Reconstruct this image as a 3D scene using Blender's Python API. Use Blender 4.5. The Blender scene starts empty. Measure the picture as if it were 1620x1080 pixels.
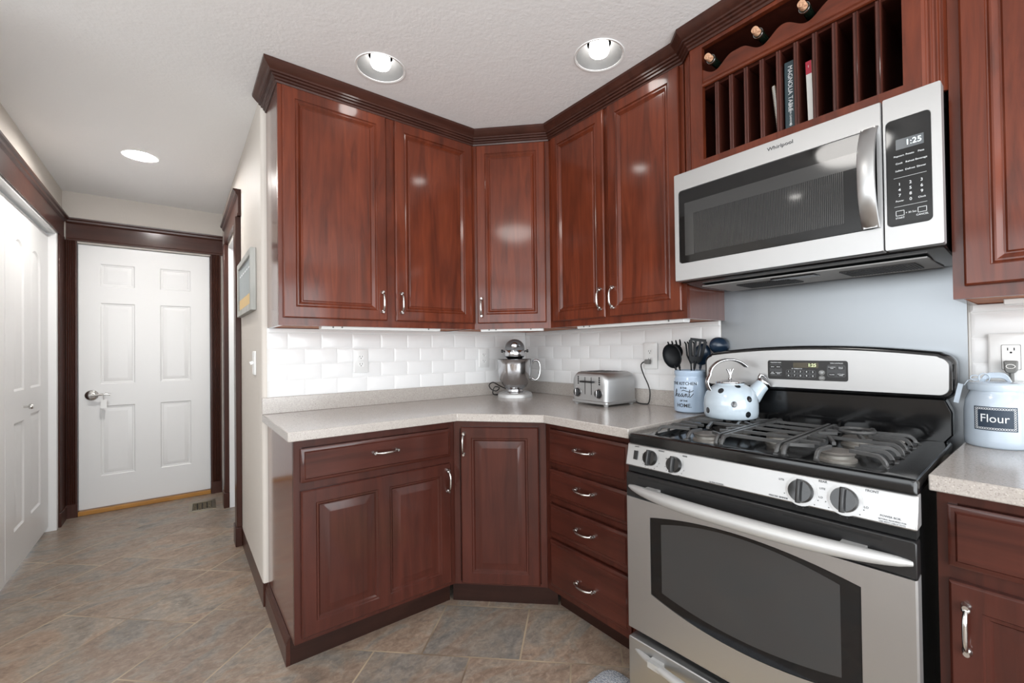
import bpy, bmesh, math, random
from mathutils import Vector, Matrix, noise
PI = math.pi
rnd = random.Random(7)
C = bpy.context.scene.collection
S = bpy.context.scene

# ------------------------------------------------------------------ camera
cam = bpy.data.cameras.new('camera')
cam.sensor_fit = 'HORIZONTAL'; cam.sensor_width = 36.0
cam.lens = 36.0 * 693.013 / 1620
cam.shift_x = -30.5426 / 1620
cam.shift_y = 6.3705 / 1620
cam.clip_start = 0.02
co = bpy.data.objects.new('camera', cam); C.objects.link(co)
_yw, _pt, _rl = math.radians(38.9181), math.radians(0.5859), math.radians(-0.7324)
_F = Vector((math.sin(_yw)*math.cos(_pt), math.cos(_yw)*math.cos(_pt), math.sin(_pt)))
_R = Vector((math.cos(_yw), -math.sin(_yw), 0)); _U = _R.cross(_F)
_R2 = math.cos(_rl)*_R + math.sin(_rl)*_U; _U2 = -math.sin(_rl)*_R + math.cos(_rl)*_U
co.matrix_world = Matrix(((_R2.x, _U2.x, -_F.x, -1.9232), (_R2.y, _U2.y, -_F.y, -2.4455), (_R2.z, _U2.z, -_F.z, 1.2074), (0, 0, 0, 1)))
S.camera = co

# ------------------------------------------------------------------ world, daylight, exposure
S.view_settings.view_transform = 'Standard'; S.view_settings.look = 'None'
S.view_settings.gamma = 1.0; S.view_settings.exposure = 0.42
S.view_settings.use_curve_mapping = False
w = bpy.data.worlds.new('sky'); S.world = w; w.use_nodes = True
w.node_tree.nodes['Background'].inputs[0].default_value = (0.85, 0.93, 1.0, 1)
w.node_tree.nodes['Background'].inputs[1].default_value = 1.2
def area(name, loc, rot, sx, sy, power, col=(1, 1, 1)):
    l = bpy.data.lights.new(name, 'AREA'); l.shape = 'RECTANGLE'; l.size = sx; l.size_y = sy
    l.energy = power; l.color = col
    o = bpy.data.objects.new(name, l); C.objects.link(o); o.location = loc; o.rotation_euler = rot
    return o
# daylight coming in through the two big windows behind and left of the camera
area('window_daylight', (-2.4, -4.93, 1.25), (PI/2+.38, 0, 0), 4.3, 2.0, 132, (0.95, 0.98, 1.0))
area('window_daylight', (-4.73, -2.65, 1.66), (PI/2+.3, 0, -PI/2), 4.2, 1.25, 46, (0.95, 0.98, 1.0))
LAMP_W = .35; HALL_W = 14.0

# ------------------------------------------------------------------ materials
def lin(r, g, b):
    f = lambda c: ((c/255+0.055)/1.055)**2.4 if c > 10.3 else c/255/12.92
    return (f(r), f(g), f(b), 1)
def mat(name, col=(.8, .8, .8, 1), rough=.5, metal=0., coat=0., spec=.5, coat_rough=.05):
    m = bpy.data.materials.new(name); m.use_nodes = True
    b = m.node_tree.nodes['Principled BSDF']
    b.inputs['Base Color'].default_value = col; b.inputs['Roughness'].default_value = rough
    b.inputs['Metallic'].default_value = metal; b.inputs['Coat Weight'].default_value = coat
    b.inputs['Coat Roughness'].default_value = coat_rough
    b.inputs['Specular IOR Level'].default_value = spec
    return m
def nd(m, t, **k):
    n = m.node_tree.nodes.new(t)
    for a, v in k.items(): setattr(n, a, v)
    return n
def lk(m, a, b): m.node_tree.links.new(a, b)
def bsdf(m): return m.node_tree.nodes['Principled BSDF']
def coords(m, scale=(1, 1, 1), rot=(0, 0, 0), loc=(0, 0, 0)):
    t = nd(m, 'ShaderNodeTexCoord'); mp = nd(m, 'ShaderNodeMapping')
    mp.inputs['Scale'].default_value = scale; mp.inputs['Rotation'].default_value = rot; mp.inputs['Location'].default_value = loc
    lk(m, t.outputs['Object'], mp.inputs['Vector']); return mp.outputs['Vector']
def noise_node(m, vec, scale, detail=4, rough=.5, dist=0):
    n = nd(m, 'ShaderNodeTexNoise'); n.inputs['Scale'].default_value = scale; n.inputs['Detail'].default_value = detail
    n.inputs['Roughness'].default_value = rough; n.inputs['Distortion'].default_value = dist
    lk(m, vec, n.inputs['Vector']); return n.outputs['Fac']
def ramp(m, fac, stops):
    r = nd(m, 'ShaderNodeValToRGB'); e = r.color_ramp.elements
    while len(e) > 1: e.remove(e[0])
    e[0].position, e[0].color = stops[0]
    for p, c in stops[1:]:
        q = e.new(p); q.color = c
    lk(m, fac, r.inputs['Fac']); return r.outputs['Color']
def mixc(m, fac, a, b, mode='MIX'):
    x = nd(m, 'ShaderNodeMix', data_type='RGBA', blend_type=mode)
    for s, v in ((x.inputs['Factor'], fac), (x.inputs[6], a), (x.inputs[7], b)):
        if hasattr(v, 'links'): lk(m, v, s)
        else: s.default_value = v
    return x.outputs[2]
def bump(m, h, strength, dist=.001):
    b = nd(m, 'ShaderNodeBump'); b.inputs['Strength'].default_value = strength; b.inputs['Distance'].default_value = dist
    lk(m, h, b.inputs['Height']); lk(m, b.outputs['Normal'], bsdf(m).inputs['Normal'])

def wood(name, horiz, lo, mid, hi, rough=.4, coat=.5, cr=.11):
    m = mat(name, mid, rough, coat=coat, coat_rough=cr, spec=.15)
    sc = (1.3, 16, 16) if horiz else (16, 16, 1.3)
    g = noise_node(m, coords(m, sc), 1.3, 7, .6, 1.2)
    blot = noise_node(m, coords(m, (2.2, 2.2, 1.1)), 1.7, 3, .6, .4)
    c1 = ramp(m, g, [(.22, lo), (.48, mid), (.86, hi)])
    c2 = mixc(m, ramp(m, blot, [(.32, (.1, .1, .1, 1)), (.64, (1, 1, 1, 1))]), lo, c1)
    c3 = mixc(m, .6, c1, c2)
    lk(m, c3, bsdf(m).inputs['Base Color'])
    bump(m, g, .06, .001)
    return m
WL, WM, WH = lin(56, 24, 14), lin(98, 43, 25), lin(128, 61, 36)
M = {}
M['wood'] = wood('cherry_wood', False, WL, WM, WH)
M['wood_h'] = wood('cherry_wood_horizontal', True, WL, WM, WH)
DL, DM, DH = lin(48, 22, 16), lin(69, 32, 24), lin(84, 41, 31)  # same cherry with shade put into its colour: base cabinets, rack interior
M['shaded_wood'] = wood('shaded_cherry_wood', False, DL, DM, DH)
M['shaded_wood_h'] = wood('shaded_cherry_wood_horizontal', True, DL, DM, DH)
TL, TM, TH = lin(48, 26, 20), lin(64, 35, 27), lin(78, 45, 35)
M['trim'] = wood('trim_wood', False, TL, TM, TH, .4, .35, .16)
M['trim_h'] = wood('trim_wood_horizontal', True, TL, TM, TH, .4, .35, .16)
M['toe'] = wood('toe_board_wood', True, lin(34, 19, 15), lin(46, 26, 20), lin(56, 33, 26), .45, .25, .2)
M['side'] = wood('side_panel_wood', False, lin(84, 50, 42), lin(96, 58, 48), lin(106, 66, 54), .2, .6)
M['rawwood'] = wood('raw_wood_underside', True, lin(150, 85, 48), lin(178, 106, 62), lin(196, 126, 80), .5, 0)
M['oak'] = wood('oak_threshold', True, lin(150, 104, 50), lin(176, 126, 66), lin(190, 142, 82), .4, .1)

def paint(name, col, bstr=.25, sc=120, rough=.6):
    m = mat(name, col, rough)
    n = noise_node(m, coords(m), sc, 3, .55)
    n2 = noise_node(m, coords(m), sc*.35, 2, .5)
    a = nd(m, 'ShaderNodeMath', operation='ADD'); lk(m, n, a.inputs[0]); lk(m, n2, a.inputs[1])
    bump(m, a.outputs[0], bstr, .003); return m
M['wall'] = paint('wall_paint', lin(198, 191, 183), .3, 110)
M['ceil'] = paint('ceiling_paint', lin(238, 238, 238), .35, 80, .7)
M['white'] = mat('white_door_paint', lin(222, 222, 222), .35)
M['plastic'] = mat('white_plastic', lin(226, 226, 225), .3)
M['tile'] = mat('white_glazed_tile', lin(228, 228, 228), .16, spec=.35)
M['grout'] = mat('pale_grout', lin(214, 213, 211), .8)
M['chrome'] = mat('brushed_nickel', lin(205, 203, 200), .2, 1)
M['bright'] = mat('polished_chrome', lin(188, 188, 190), .12, 1)
def steel(name, col, rough, axis):
    m = mat(name, col, rough, 1)
    sc = {'x': (5, 700, 700), 'z': (700, 700, 5)}[axis]
    n = noise_node(m, coords(m, sc), 1.0, 3, .6)
    r = nd(m, 'ShaderNodeMapRange'); r.inputs['To Min'].default_value = rough-.04; r.inputs['To Max'].default_value = rough+.06
    lk(m, n, r.inputs['Value']); lk(m, r.outputs[0], bsdf(m).inputs['Roughness'])
    bsdf(m).inputs['Anisotropic'].default_value = .5
    bump(m, n, .02, .0004); return m
M['steel'] = steel('brushed_steel', lin(182, 182, 182), .44, 'x')
M['steel_v'] = steel('brushed_steel_vertical', lin(178, 178, 178), .33, 'z')
M['sheet'] = steel('steel_sheet', lin(146, 150, 154), .36, 'x')
M['satin'] = mat('satin_metal_grey', lin(186, 186, 185), .45, .5)
M['black'] = mat('black_enamel', lin(14, 14, 15), .12, spec=.5)
M['blackm'] = mat('black_plastic', lin(26, 26, 27), .35)
M['glass'] = mat('black_glass', lin(12, 12, 13), .05, spec=.5)
M['glass2'] = mat('smoked_glass', lin(52, 52, 52), .08, spec=.6)
M['iron'] = mat('cast_iron', lin(72, 72, 72), .3)
n_ = noise_node(M['iron'], coords(M['iron']), 220, 3); bump(M['iron'], n_, .35, .001)
M['burner'] = mat('burner_aluminium', lin(150, 146, 140), .45, .6)
M['cap'] = mat('burner_cap', lin(112, 108, 104), .5, .2)
M['white_print'] = mat('white_print', lin(225, 228, 230), .5)
M['grey_print'] = mat('dark_print', lin(30, 31, 34), .5)
def speck(name, base, dark, light, sc=260):
    m = mat(name, base, .22, coat=.25, coat_rough=.1)
    v = nd(m, 'ShaderNodeTexVoronoi'); v.inputs['Scale'].default_value = sc; lk(m, coords(m), v.inputs['Vector'])
    c = ramp(m, v.outputs['Color'], [(0, dark), (.3, base), (.7, base), (1, light)])
    lk(m, c, bsdf(m).inputs['Base Color']); return m
M['counter'] = speck('grey_quartz', lin(172, 165, 159), lin(128, 122, 117), lin(198, 192, 186), 420)
M['mixer'] = mat('mixer_head_reflection_grey', lin(112, 114, 116), .38, .35, coat=.2)  # head alone is darker than the satin body: dark reflection put into its colour
M['enamel'] = mat('pale_enamel', lin(186, 199, 209), .1, coat=.4)
M['crock'] = mat('pale_blue_ceramic', lin(176, 195, 216), .14, coat=.3)
M['jar'] = mat('canister_ceramic', lin(182, 195, 208), .14, coat=.3)
M['jar_label'] = mat('chalk_label', lin(40, 54, 70), .55)
M['dot'] = mat('black_dot', lin(24, 28, 33), .12, coat=.6)
M['nylon'] = mat('black_nylon', lin(20, 22, 25), .5, spec=.22)
M['nylon_blue'] = mat('dark_blue_nylon', lin(28, 44, 62), .25)
M['cork'] = mat('cork', lin(196, 150, 118), .8)
n_ = noise_node(M['cork'], coords(M['cork']), 160, 3)
lk(M['cork'], ramp(M['cork'], n_, [(.35, lin(150, 104, 78)), (.6, lin(206, 164, 132))]), bsdf(M['cork']).inputs['Base Color'])
M['bottle'] = mat('dark_green_glass', lin(14, 22, 16), .06, coat=.6)
M['teal'] = mat('teal_book_cloth', lin(44, 62, 68), .55)
M['red'] = mat('red_cover', lin(178, 38, 62), .4)
M['paper'] = mat('paper', lin(222, 222, 218), .7)
M['tan'] = mat('tan_cover', lin(150, 110, 70), .6)
M['photo'] = mat('printed_cover', lin(110, 90, 70), .4)
n_ = noise_node(M['photo'], coords(M['photo']), 30, 3)
lk(M['photo'], ramp(M['photo'], n_, [(.3, lin(52, 74, 48)), (.45, lin(190, 170, 140)), (.6, lin(120, 60, 44)), (.75, lin(210, 205, 195))]), bsdf(M['photo']).inputs['Base Color'])
M['grey_wood'] = wood('grey_frame_wood', False, lin(140, 140, 136), lin(172, 172, 168), lin(196, 196, 192), .6, 0)
M['art_grey'] = mat('sign_grey', lin(150, 158, 160), .5)
M['art_tan'] = mat('sign_tan', lin(206, 176, 122), .6)
M['rubber'] = mat('black_cord', lin(24, 24, 24), .5)
M['rubber_grey'] = mat('grey_plug', lin(110, 110, 108), .5)
M['rug'] = mat('woven_rug', lin(150, 156, 164), .95)
v_ = nd(M['rug'], 'ShaderNodeTexVoronoi'); v_.inputs['Scale'].default_value = 220; lk(M['rug'], coords(M['rug']), v_.inputs['Vector'])
lk(M['rug'], ramp(M['rug'], v_.outputs['Distance'], [(.1, lin(216, 218, 220)), (.7, lin(150, 156, 166))]), bsdf(M['rug']).inputs['Base Color']); bump(M['rug'], v_.outputs['Distance'], .8, .004)
M['rug2'] = mat('rug_field', lin(205, 190, 160), .95)
n_ = noise_node(M['rug2'], coords(M['rug2']), 40, 4)
lk(M['rug2'], ramp(M['rug2'], n_, [(.3, lin(120, 96, 80)), (.5, lin(214, 198, 164)), (.7, lin(160, 110, 84))]), bsdf(M['rug2']).inputs['Base Color'])
M['brass'] = mat('aged_nickel', lin(150, 140, 122), .35, 1)
M['dark'] = mat('dark_gap', lin(8, 8, 8), .8)
def glow(name, col, st):
    m = mat(name, col, .5); b = bsdf(m)
    b.inputs['Emission Color'].default_value = col; b.inputs['Emission Strength'].default_value = st; return m
M['bulb'] = glow('lamp_bulb', (1, .97, .93, 1), LAMP_W/(PI*PI*.048**2))
M['bulb_hall'] = glow('hall_lamp_bulb', (1, .97, .93, 1), HALL_W/(PI*PI*.048**2))
M['reflector'] = mat('lamp_reflector', lin(84, 84, 84), .5, .0)
M['dome'] = glow('lit_dome_glass', (1, .97, .93, 1), 11.0)
M['lcd'] = glow('display_digits', lin(220, 235, 235), 1.0)
M['lcd_y'] = glow('display_digits_green', lin(215, 235, 170), 1.0)
M['lcd_bg'] = mat('display_glass', lin(84, 88, 92), .2)
M['lcd_bg2'] = mat('display_glass_olive', lin(70, 64, 50), .2)
M['key'] = mat('key_pad_grey', lin(62, 63, 65), .4)

# slate look floor: 45 degree tiles, columns on the left, rows on the right
def floor_material():
    m = mat('slate_vinyl_floor', lin(140, 128, 118), .38, spec=.35)
    t = nd(m, 'ShaderNodeTexCoord'); s = nd(m, 'ShaderNodeSeparateXYZ'); lk(m, t.outputs['Object'], s.inputs[0])
    def mth(op, a, b):
        n = nd(m, 'ShaderNodeMath', operation=op)
        for i, v in enumerate((a, b)):
            if hasattr(v, 'links'): lk(m, v, n.inputs[i])
            else: n.inputs[i].default_value = v
        return n.outputs[0]
    c = mth('ADD', s.outputs[0], s.outputs[1]); d = mth('SUBTRACT', s.outputs[0], s.outputs[1])
    def brick(u, v, du, dv, wd, hg, off, freq):
        cb = nd(m, 'ShaderNodeCombineXYZ'); lk(m, mth('ADD', u, du), cb.inputs[0]); lk(m, mth('ADD', v, dv), cb.inputs[1])
        b = nd(m, 'ShaderNodeTexBrick'); b.offset = off; b.offset_frequency = freq
        b.inputs['Color1'].default_value = (0, 0, 0, 1); b.inputs['Color2'].default_value = (1, 1, 1, 1)
        b.inputs['Scale'].default_value = 1; b.inputs['Mortar Size'].default_value = .0055; b.inputs['Mortar Smooth'].default_value = .3
        b.inputs['Brick Width'].default_value = wd; b.inputs['Row Height'].default_value = hg; b.inputs['Bias'].default_value = 0
        lk(m, cb.outputs[0], b.inputs['Vector']); return b
    bl = brick(c, d, -.08+6.3, 4.8+1.44, .63, .48, .76, 3)
    br = brick(d, c, .10+5.6, .04+4.8, .56, .48, .5, 2)
    msk = mth('GREATER_THAN', d, -.98)
    mort = nd(m, 'ShaderNodeMix', data_type='FLOAT'); lk(m, msk, mort.inputs[0]); lk(m, bl.outputs['Fac'], mort.inputs[2]); lk(m, br.outputs['Fac'], mort.inputs[3])
    rid = mixc(m, msk, bl.outputs['Color'], br.outputs['Color'])
    # each tile samples the stone noise somewhere else
    off = nd(m, 'ShaderNodeVectorMath', operation='SCALE'); lk(m, rid, off.inputs[0]); off.inputs[3].default_value = 9
    ad = nd(m, 'ShaderNodeVectorMath', operation='ADD'); lk(m, t.outputs['Object'], ad.inputs[0]); lk(m, off.outputs[0], ad.inputs[1])
    def stretch(sx, sy):
        mp = nd(m, 'ShaderNodeMapping'); mp.inputs['Rotation'].default_value = (0, 0, -PI/4); mp.inputs['Scale'].default_value = (sx, sy, 1)
        lk(m, ad.outputs[0], mp.inputs['Vector']); return mp.outputs[0]
    n1 = noise_node(m, stretch(1, 1.6), 2.6, 9, .6, 1.6)
    n2 = noise_node(m, stretch(1.2, 2.0), 10, 9, .7, 1.0)
    n3 = noise_node(m, stretch(1, 1.3), 34, 8, .7, .8)
    base = ramp(m, n1, [(.30, lin(84, 84, 83)), (.40, lin(126, 129, 128)), (.47, lin(150, 141, 130)), (.54, lin(152, 127, 109)), (.61, lin(136, 112, 96)), (.70, lin(100, 93, 88))])
    c2 = mixc(m, .4, base, ramp(m, n2, [(.32, lin(80, 74, 70)), (.5, lin(142, 130, 120)), (.66, lin(172, 157, 142))]))
    c3 = mixc(m, .3, c2, ramp(m, n3, [(.34, lin(70, 62, 56)), (.5, lin(136, 122, 110)), (.66, lin(188, 174, 160))]))
    vv = ramp(m, rid, [(0, (.80, .81, .82, 1)), (1, (1.05, 1.0, .95, 1))])
    c4 = mixc(m, 1.0, c3, vv, 'MULTIPLY')
    gm = noise_node(m, coords(m), 2.3, 2)
    grout = ramp(m, gm, [(.38, lin(176, 158, 134)), (.62, lin(112, 96, 82))])
    lk(m, mixc(m, mort.outputs[0], c4, grout), bsdf(m).inputs['Base Color'])
    h = mth('SUBTRACT', mth('MULTIPLY', n2, .5), mth('MULTIPLY', mort.outputs[0], .6))
    bump(m, h, .25, .003)
    return m
M['floor'] = floor_material()

# ------------------------------------------------------------------ mesh helpers
class MB:
    def __init__(s): s.b = bmesh.new()
    def v(s, p): return s.b.verts.new(p)
    def face(s, vs):
        try: return s.b.faces.new(vs)
        except ValueError: return None
    def box(s, x0, x1, y0, y1, z0, z1, rot=None, piv=(0, 0, 0)):
        vs = []
        for z in (z0, z1):
            for x, y in ((x0, y0), (x1, y0), (x1, y1), (x0, y1)):
                p = Vector((x, y, z))
                if rot is not None: p = rot @ (p-Vector(piv)) + Vector(piv)
                vs.append(s.v(p))
        for f in ((3, 2, 1, 0), (4, 5, 6, 7), (0, 1, 5, 4), (1, 2, 6, 5), (2, 3, 7, 6), (3, 0, 4, 7)): s.face([vs[i] for i in f])
        return s
    def loops(s, L, cap0=True, cap1=True, closed=True):
        rows = [[s.v(p) for p in l] for l in L]; n = len(rows[0])
        for a, b in zip(rows, rows[1:]):
            for i in range(n if closed else n-1):
                j = (i+1) % n; s.face([a[i], a[j], b[j], b[i]])
        if cap0: s.face(rows[0][::-1])
        if cap1: s.face(rows[-1])
        return s
    def prism(s, poly, f, a, b):
        """poly: 2-d points; f(u, v, t) -> point; extruded from t=a to t=b"""
        return s.loops([[f(u, v, a) for u, v in poly], [f(u, v, b) for u, v in poly]])
    def lathe(s, prof, c=(0, 0, 0), seg=32, mtx=None):
        L = []
        for r, z in prof:
            l = []
            for i in range(seg):
                a = 2*PI*i/seg; p = Vector((max(r, 1e-5)*math.cos(a), max(r, 1e-5)*math.sin(a), z))
                if mtx is not None: p = mtx @ p
                l.append(p+Vector(c))
            L.append(l)
        return s.loops(L)
    def tube(s, pts, rad, seg=10, closed=False, flat=1.0, up=None):
        pts = [Vector(p) for p in pts]; n = len(pts)
        rr = rad if isinstance(rad, (list, tuple)) else [rad]*n
        L = []; prev = None
        for i, p in enumerate(pts):
            if closed: t = pts[(i+1) % n]-pts[i-1]
            else: t = pts[min(i+1, n-1)]-pts[max(i-1, 0)]
            t.normalize()
            if prev is None:
                u = Vector(up) if up else (Vector((0, 0, 1)) if abs(t.z) < .9 else Vector((1, 0, 0)))
            else: u = prev
            u = (u-t*u.dot(t)).normalized(); w_ = t.cross(u); prev = u
            L.append([p+(u*math.cos(a)*flat+w_*math.sin(a))*rr[i] for a in (2*PI*k/seg for k in range(seg))])
        if closed: L.append(L[0]); return s.loops(L, False, False)
        return s.loops(L)
    def obj(s, name, m, parent=None, smooth=35, bevel=0, loc=None, weld=False):
        if weld: bmesh.ops.remove_doubles(s.b, verts=s.b.verts, dist=1e-5)
        bmesh.ops.recalc_face_normals(s.b, faces=s.b.faces)
        for e in s.b.edges:
            e.smooth = len(e.link_faces) == 2 and e.calc_face_angle(4) < math.radians(smooth)
        for f in s.b.faces: f.smooth = True
        me = bpy.data.meshes.new(name); s.b.to_mesh(me); s.b.free(); me.materials.append(m)
        o = bpy.data.objects.new(name, me); C.objects.link(o)
        if parent is not None: o.parent = parent
        if loc is not None: o.location = loc
        if bevel:
            bv = o.modifiers.new('bevel', 'BEVEL'); bv.width = bevel; bv.segments = 2; bv.limit_method = 'ANGLE'; bv.angle_limit = math.radians(40)
        return o
def tag(o, label, cat, group=None):
    o['label'] = label; o['category'] = cat
    if group: o['group'] = group
    return o
def thing(name, label, cat, loc=(0, 0, 0), rz=0, group=None):
    o = bpy.data.objects.new(name, None); C.objects.link(o); o.empty_display_size = .05
    o.location = loc; o.rotation_euler = (0, 0, rz); return tag(o, label, cat, group)
def struct(name, mb, m, parent=None, **k):
    o = mb.obj(name, m, parent, **k)
    if parent is None: o['kind'] = 'structure'
    return o
def box(name, m, parent, *a, bevel=0): return MB().box(*a).obj(name, m, parent, bevel=bevel)
def arc(cx, cy, r, a0, a1, n): return [(cx+r*math.cos(math.radians(a0+(a1-a0)*i/n)), cy+r*math.sin(math.radians(a0+(a1-a0)*i/n))) for i in range(n+1)]
def rrect(x0, x1, y0, y1, r, n=5):
    return arc(x1-r, y0+r, r, -90, 0, n)+arc(x1-r, y1-r, r, 0, 90, n)+arc(x0+r, y1-r, r, 90, 180, n)+arc(x0+r, y0+r, r, 180, 270, n)
FRONT = lambda u, v, t: (u, t, v)      # (x, z) outline pushed along y
FLAT = lambda u, v, t: (u, v, t)
SIDE = lambda u, v, t: (t, u, v)       # (y, z) outline pushed along x
RW = -PI/2                              # things on the right wall: local x runs towards the camera (-y), local y to the wall

def text(name, s, size, m, parent, loc, wrap=None, align='CENTER', ext=.0003, sx=1.0, rot=0, shear=0, bold=0):
    """lettering standing in the local x-z plane facing -y; wrap = radius of the upright cylinder it lies on"""
    cu = bpy.data.curves.new(name, 'FONT'); cu.body = s; cu.size = size; cu.align_x = align; cu.align_y = 'CENTER'; cu.extrude = ext; cu.resolution_u = 3; cu.shear = shear; cu.offset = bold
    t = bpy.data.objects.new('tmp', cu); C.objects.link(t)
    dg = bpy.context.evaluated_depsgraph_get(); me = bpy.data.meshes.new_from_object(t.evaluated_get(dg))
    bpy.data.objects.remove(t); bpy.data.curves.remove(cu)
    ca, sa = math.cos(rot), math.sin(rot)
    for v in me.vertices:
        x, z, d = v.co.x*sx, v.co.y, v.co.z
        x, z = x*ca-z*sa, x*sa+z*ca
        if wrap:
            a = (x+loc[0])/wrap; rr = wrap+d+ext
            v.co = (rr*math.sin(a), -rr*math.cos(a), z+loc[2])
        else: v.co = (x+loc[0], -d-ext+loc[1], z+loc[2])
    me.name = name; me.materials.clear(); me.materials.append(m)
    o = bpy.data.objects.new(name, me); C.objects.link(o); o.parent = parent; return o

def grid_panel(mb, x0, x1, z0, z1, yb, t, xs, zs, holes, prof, bev=.005, arch=0):
    """a door: slab with sunk panels. holes[(i, j)] = (xa, xb, za, zb) in column i, row j"""
    R = lambda a, b, c, d, y: [(a, y, c), (b, y, c), (b, y, d), (a, y, d)]
    yf = yb-t
    mb.loops([R(x0, x1, z0, z1, yb), R(x0, x1, z0, z1, yf+bev), R(x0+bev*.5, x1-bev*.5, z0+bev*.5, z1-bev*.5, yf+bev*.3), R(x0+bev, x1-bev, z0+bev, z1-bev, yf)], True, False)
    X = [x0+bev]+xs+[x1-bev]; Z = [z0+bev]+zs+[z1-bev]
    K = 14
    for (i, j), (xa, xb, za, zb, *ar) in holes.items():
        ra = ar[0] if ar else 0
        def ring(ins, y):
            a, b, c, d = xa+ins, xb-ins, za+ins, zb-ins
            p = [(a, y, c), (b, y, c)]
            for k in range(K+1):
                u = k/K; h = ra*(1-(2*u-1)**2)**.5 if ra else 0
                p.append((b+(a-b)*u, y, d-ra+h*(1 if ra else 0)))
            return p
        A, B, Cz, D = X[i], X[i+1], Z[j], Z[j+1]
        outer = [(A, yf, Cz), (B, yf, Cz)]+[(B+(A-B)*k/K, yf, D) for k in range(K+1)]
        mb.loops([outer]+[ring(a, yf+b) for a, b in prof], False, True)
    return mb
WOODP = [(0, 0), (.003, .004), (.010, .0045), (.015, .011), (.019, .011), (.047, .0035), (.050, .0035)]
UPP = [(0, 0), (.0015, .004), (.004, .0055), (.008, .003), (.012, .003), (.018, .008), (.024, .0125), (.027, .0125), (.031, .009), (.033, .009)]
def wood_door(parent, x0, x1, z0, z1, cells=1, stile=.052, prof=WOODP, m=None, name='door', yb=0, mull=.04):
    mb = MB()
    if cells == 1: grid_panel(mb, x0, x1, z0, z1, yb, .02, [], [], {(0, 0): (x0+stile, x1-stile, z0+stile, z1-stile)}, prof)
    else:
        xm = (x0+x1)/2
        grid_panel(mb, x0, x1, z0, z1, yb, .02, [xm], [], {(0, 0): (x0+stile, xm-mull/2, z0+stile, z1-stile), (1, 0): (xm+mull/2, x1-stile, z0+stile, z1-stile)}, prof)
    return mb.obj(name, m or M['wood'], parent, smooth=25)
def drawer_front(parent, x0, x1, z0, z1, m=None):
    R = lambda i, y: [(x0+i, y, z0+i), (x1-i, y, z0+i), (x1-i, y, z1-i), (x0+i, y, z1-i)]
    return MB().loops([R(0, 0), R(0, -.012), R(.006, -.0145), R(.012, -.0155), R(.016, -.02)]).obj('drawer', m or M['wood_h'], parent, smooth=20)
def pull(parent, x, z, y, vertical=True, L=.098, m=None):
    pts = []; rr = []
    for k in range(17):
        u = k/16*2-1; s_ = u*L/2; h = .029*(1-abs(u)**4)
        pts.append((x, y-h, z+s_) if vertical else (x+s_, y-h, z)); rr.append(.0048+.0016*(1-u*u))
    mb = MB().tube(pts, rr, 10, up=(1, 0, 0) if vertical else (0, 0, 1), flat=.8)
    for s_ in (-1, 1):
        c = (x, y, z+s_*L/2) if vertical else (x+s_*L/2, y, z)
        mb.lathe([(.009, 0), (.009, .003), (.0075, .006), (.0055, .012), (.0055, .017)], c, 14, Matrix.Rotation(PI/2, 3, 'X'))
        e = pts[1] if s_ < 0 else pts[-2]
        mb.lathe([(.0, -.0075), (.005, -.0065), (.0078, -.002), (.0078, .003), (.004, .0072), (0, .0075)], (e[0], e[1]+.002, e[2]), 12, None if vertical else Matrix.Rotation(PI/2, 3, 'Y'))
    return mb.obj('handle', m or M['chrome'], parent, smooth=50)

# ------------------------------------------------------------------ room shell
H = 2.4456; XW = -1.6095; XL = -2.5918; YE = 2.285
struct('floor', MB().box(-4.9, .1, -5.1, 2.4, -.06, 0), M['floor'])
LIGHTS = [(-1.229, -.563, .098), (-.534, -1.206, .098), (-2.1, 1.19, .082)]
UNSEEN_FILL = [(-2.9, -1.0, .098), (-1.4, -3.2, .098), (-3.4, -3.2, .098)]  # invented downlights outside the view, adding fill light to the room
def ceiling():
    b = bmesh.new()
    def ring(p):
        vs = [b.verts.new(q) for q in p]; return [b.edges.new((vs[i], vs[(i+1) % len(vs)])) for i in range(len(vs))]
    E = ring([(-4.9, -5.1, H), (.1, -5.1, H), (.1, 2.4, H), (-4.9, 2.4, H)])
    for x, y, r in LIGHTS+UNSEEN_FILL: E += ring([(x+r*math.cos(2*PI*k/40), y+r*math.sin(2*PI*k/40), H) for k in range(40)])
    bmesh.ops.triangle_fill(b, use_beauty=True, use_dissolve=False, edges=E)
    for f in b.faces:
        if f.normal.z > 0: f.normal_flip()
    me = bpy.data.meshes.new('ceiling'); b.to_mesh(me); b.free(); me.materials.append(M['ceil'])
    o = bpy.data.objects.new('ceiling', me); C.objects.link(o); o['kind'] = 'structure'
ceiling()
wb = MB()   # back wall of the kitchen with a rounded drywall corner, and the corridor wall behind it
rc = .018
outl = [(0, 0), (XW+rc, 0)]+[(XW+rc-rc*math.sin(a), rc-rc*math.cos(a)) for a in (PI/2*k/6 for k in range(1, 7))]
wb.prism(outl+[(XW, .12), (0, .12)], FLAT, 0, H)
wb.box(XW, -1.49, .12, .97, 0, H); wb.box(XW, -1.49, 1.75, YE+.1, 0, H); wb.box(XW, -1.49, .97, 1.75, 2.05, H)
struct('wall_back', wb, M['wall'])
struct('wall_right', MB().box(0, .1, -5.1, 0, 0, H), M['wall'])
we = MB(); we.box(-2.7, -2.515, YE, YE+.1, 0, H); we.box(-1.70, XW, YE, YE+.1, 0, H); we.box(-2.515, -1.70, YE, YE+.1, 2.062, H)
struct('wall_end', we, M['wall'])
wl = MB(); wl.box(XL-.1, XL, 2.05, YE, 0, H); wl.box(XL-.1, XL, -.2, .06, 0, H); wl.box(XL-.1, XL, .06, 2.05, 2.085, H)
struct('wall_left', wl, M['wall'])
struct('wall_return', MB().box(-4.9, XL-.1, -.2, -.1, 0, H), M['wall'])
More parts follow.
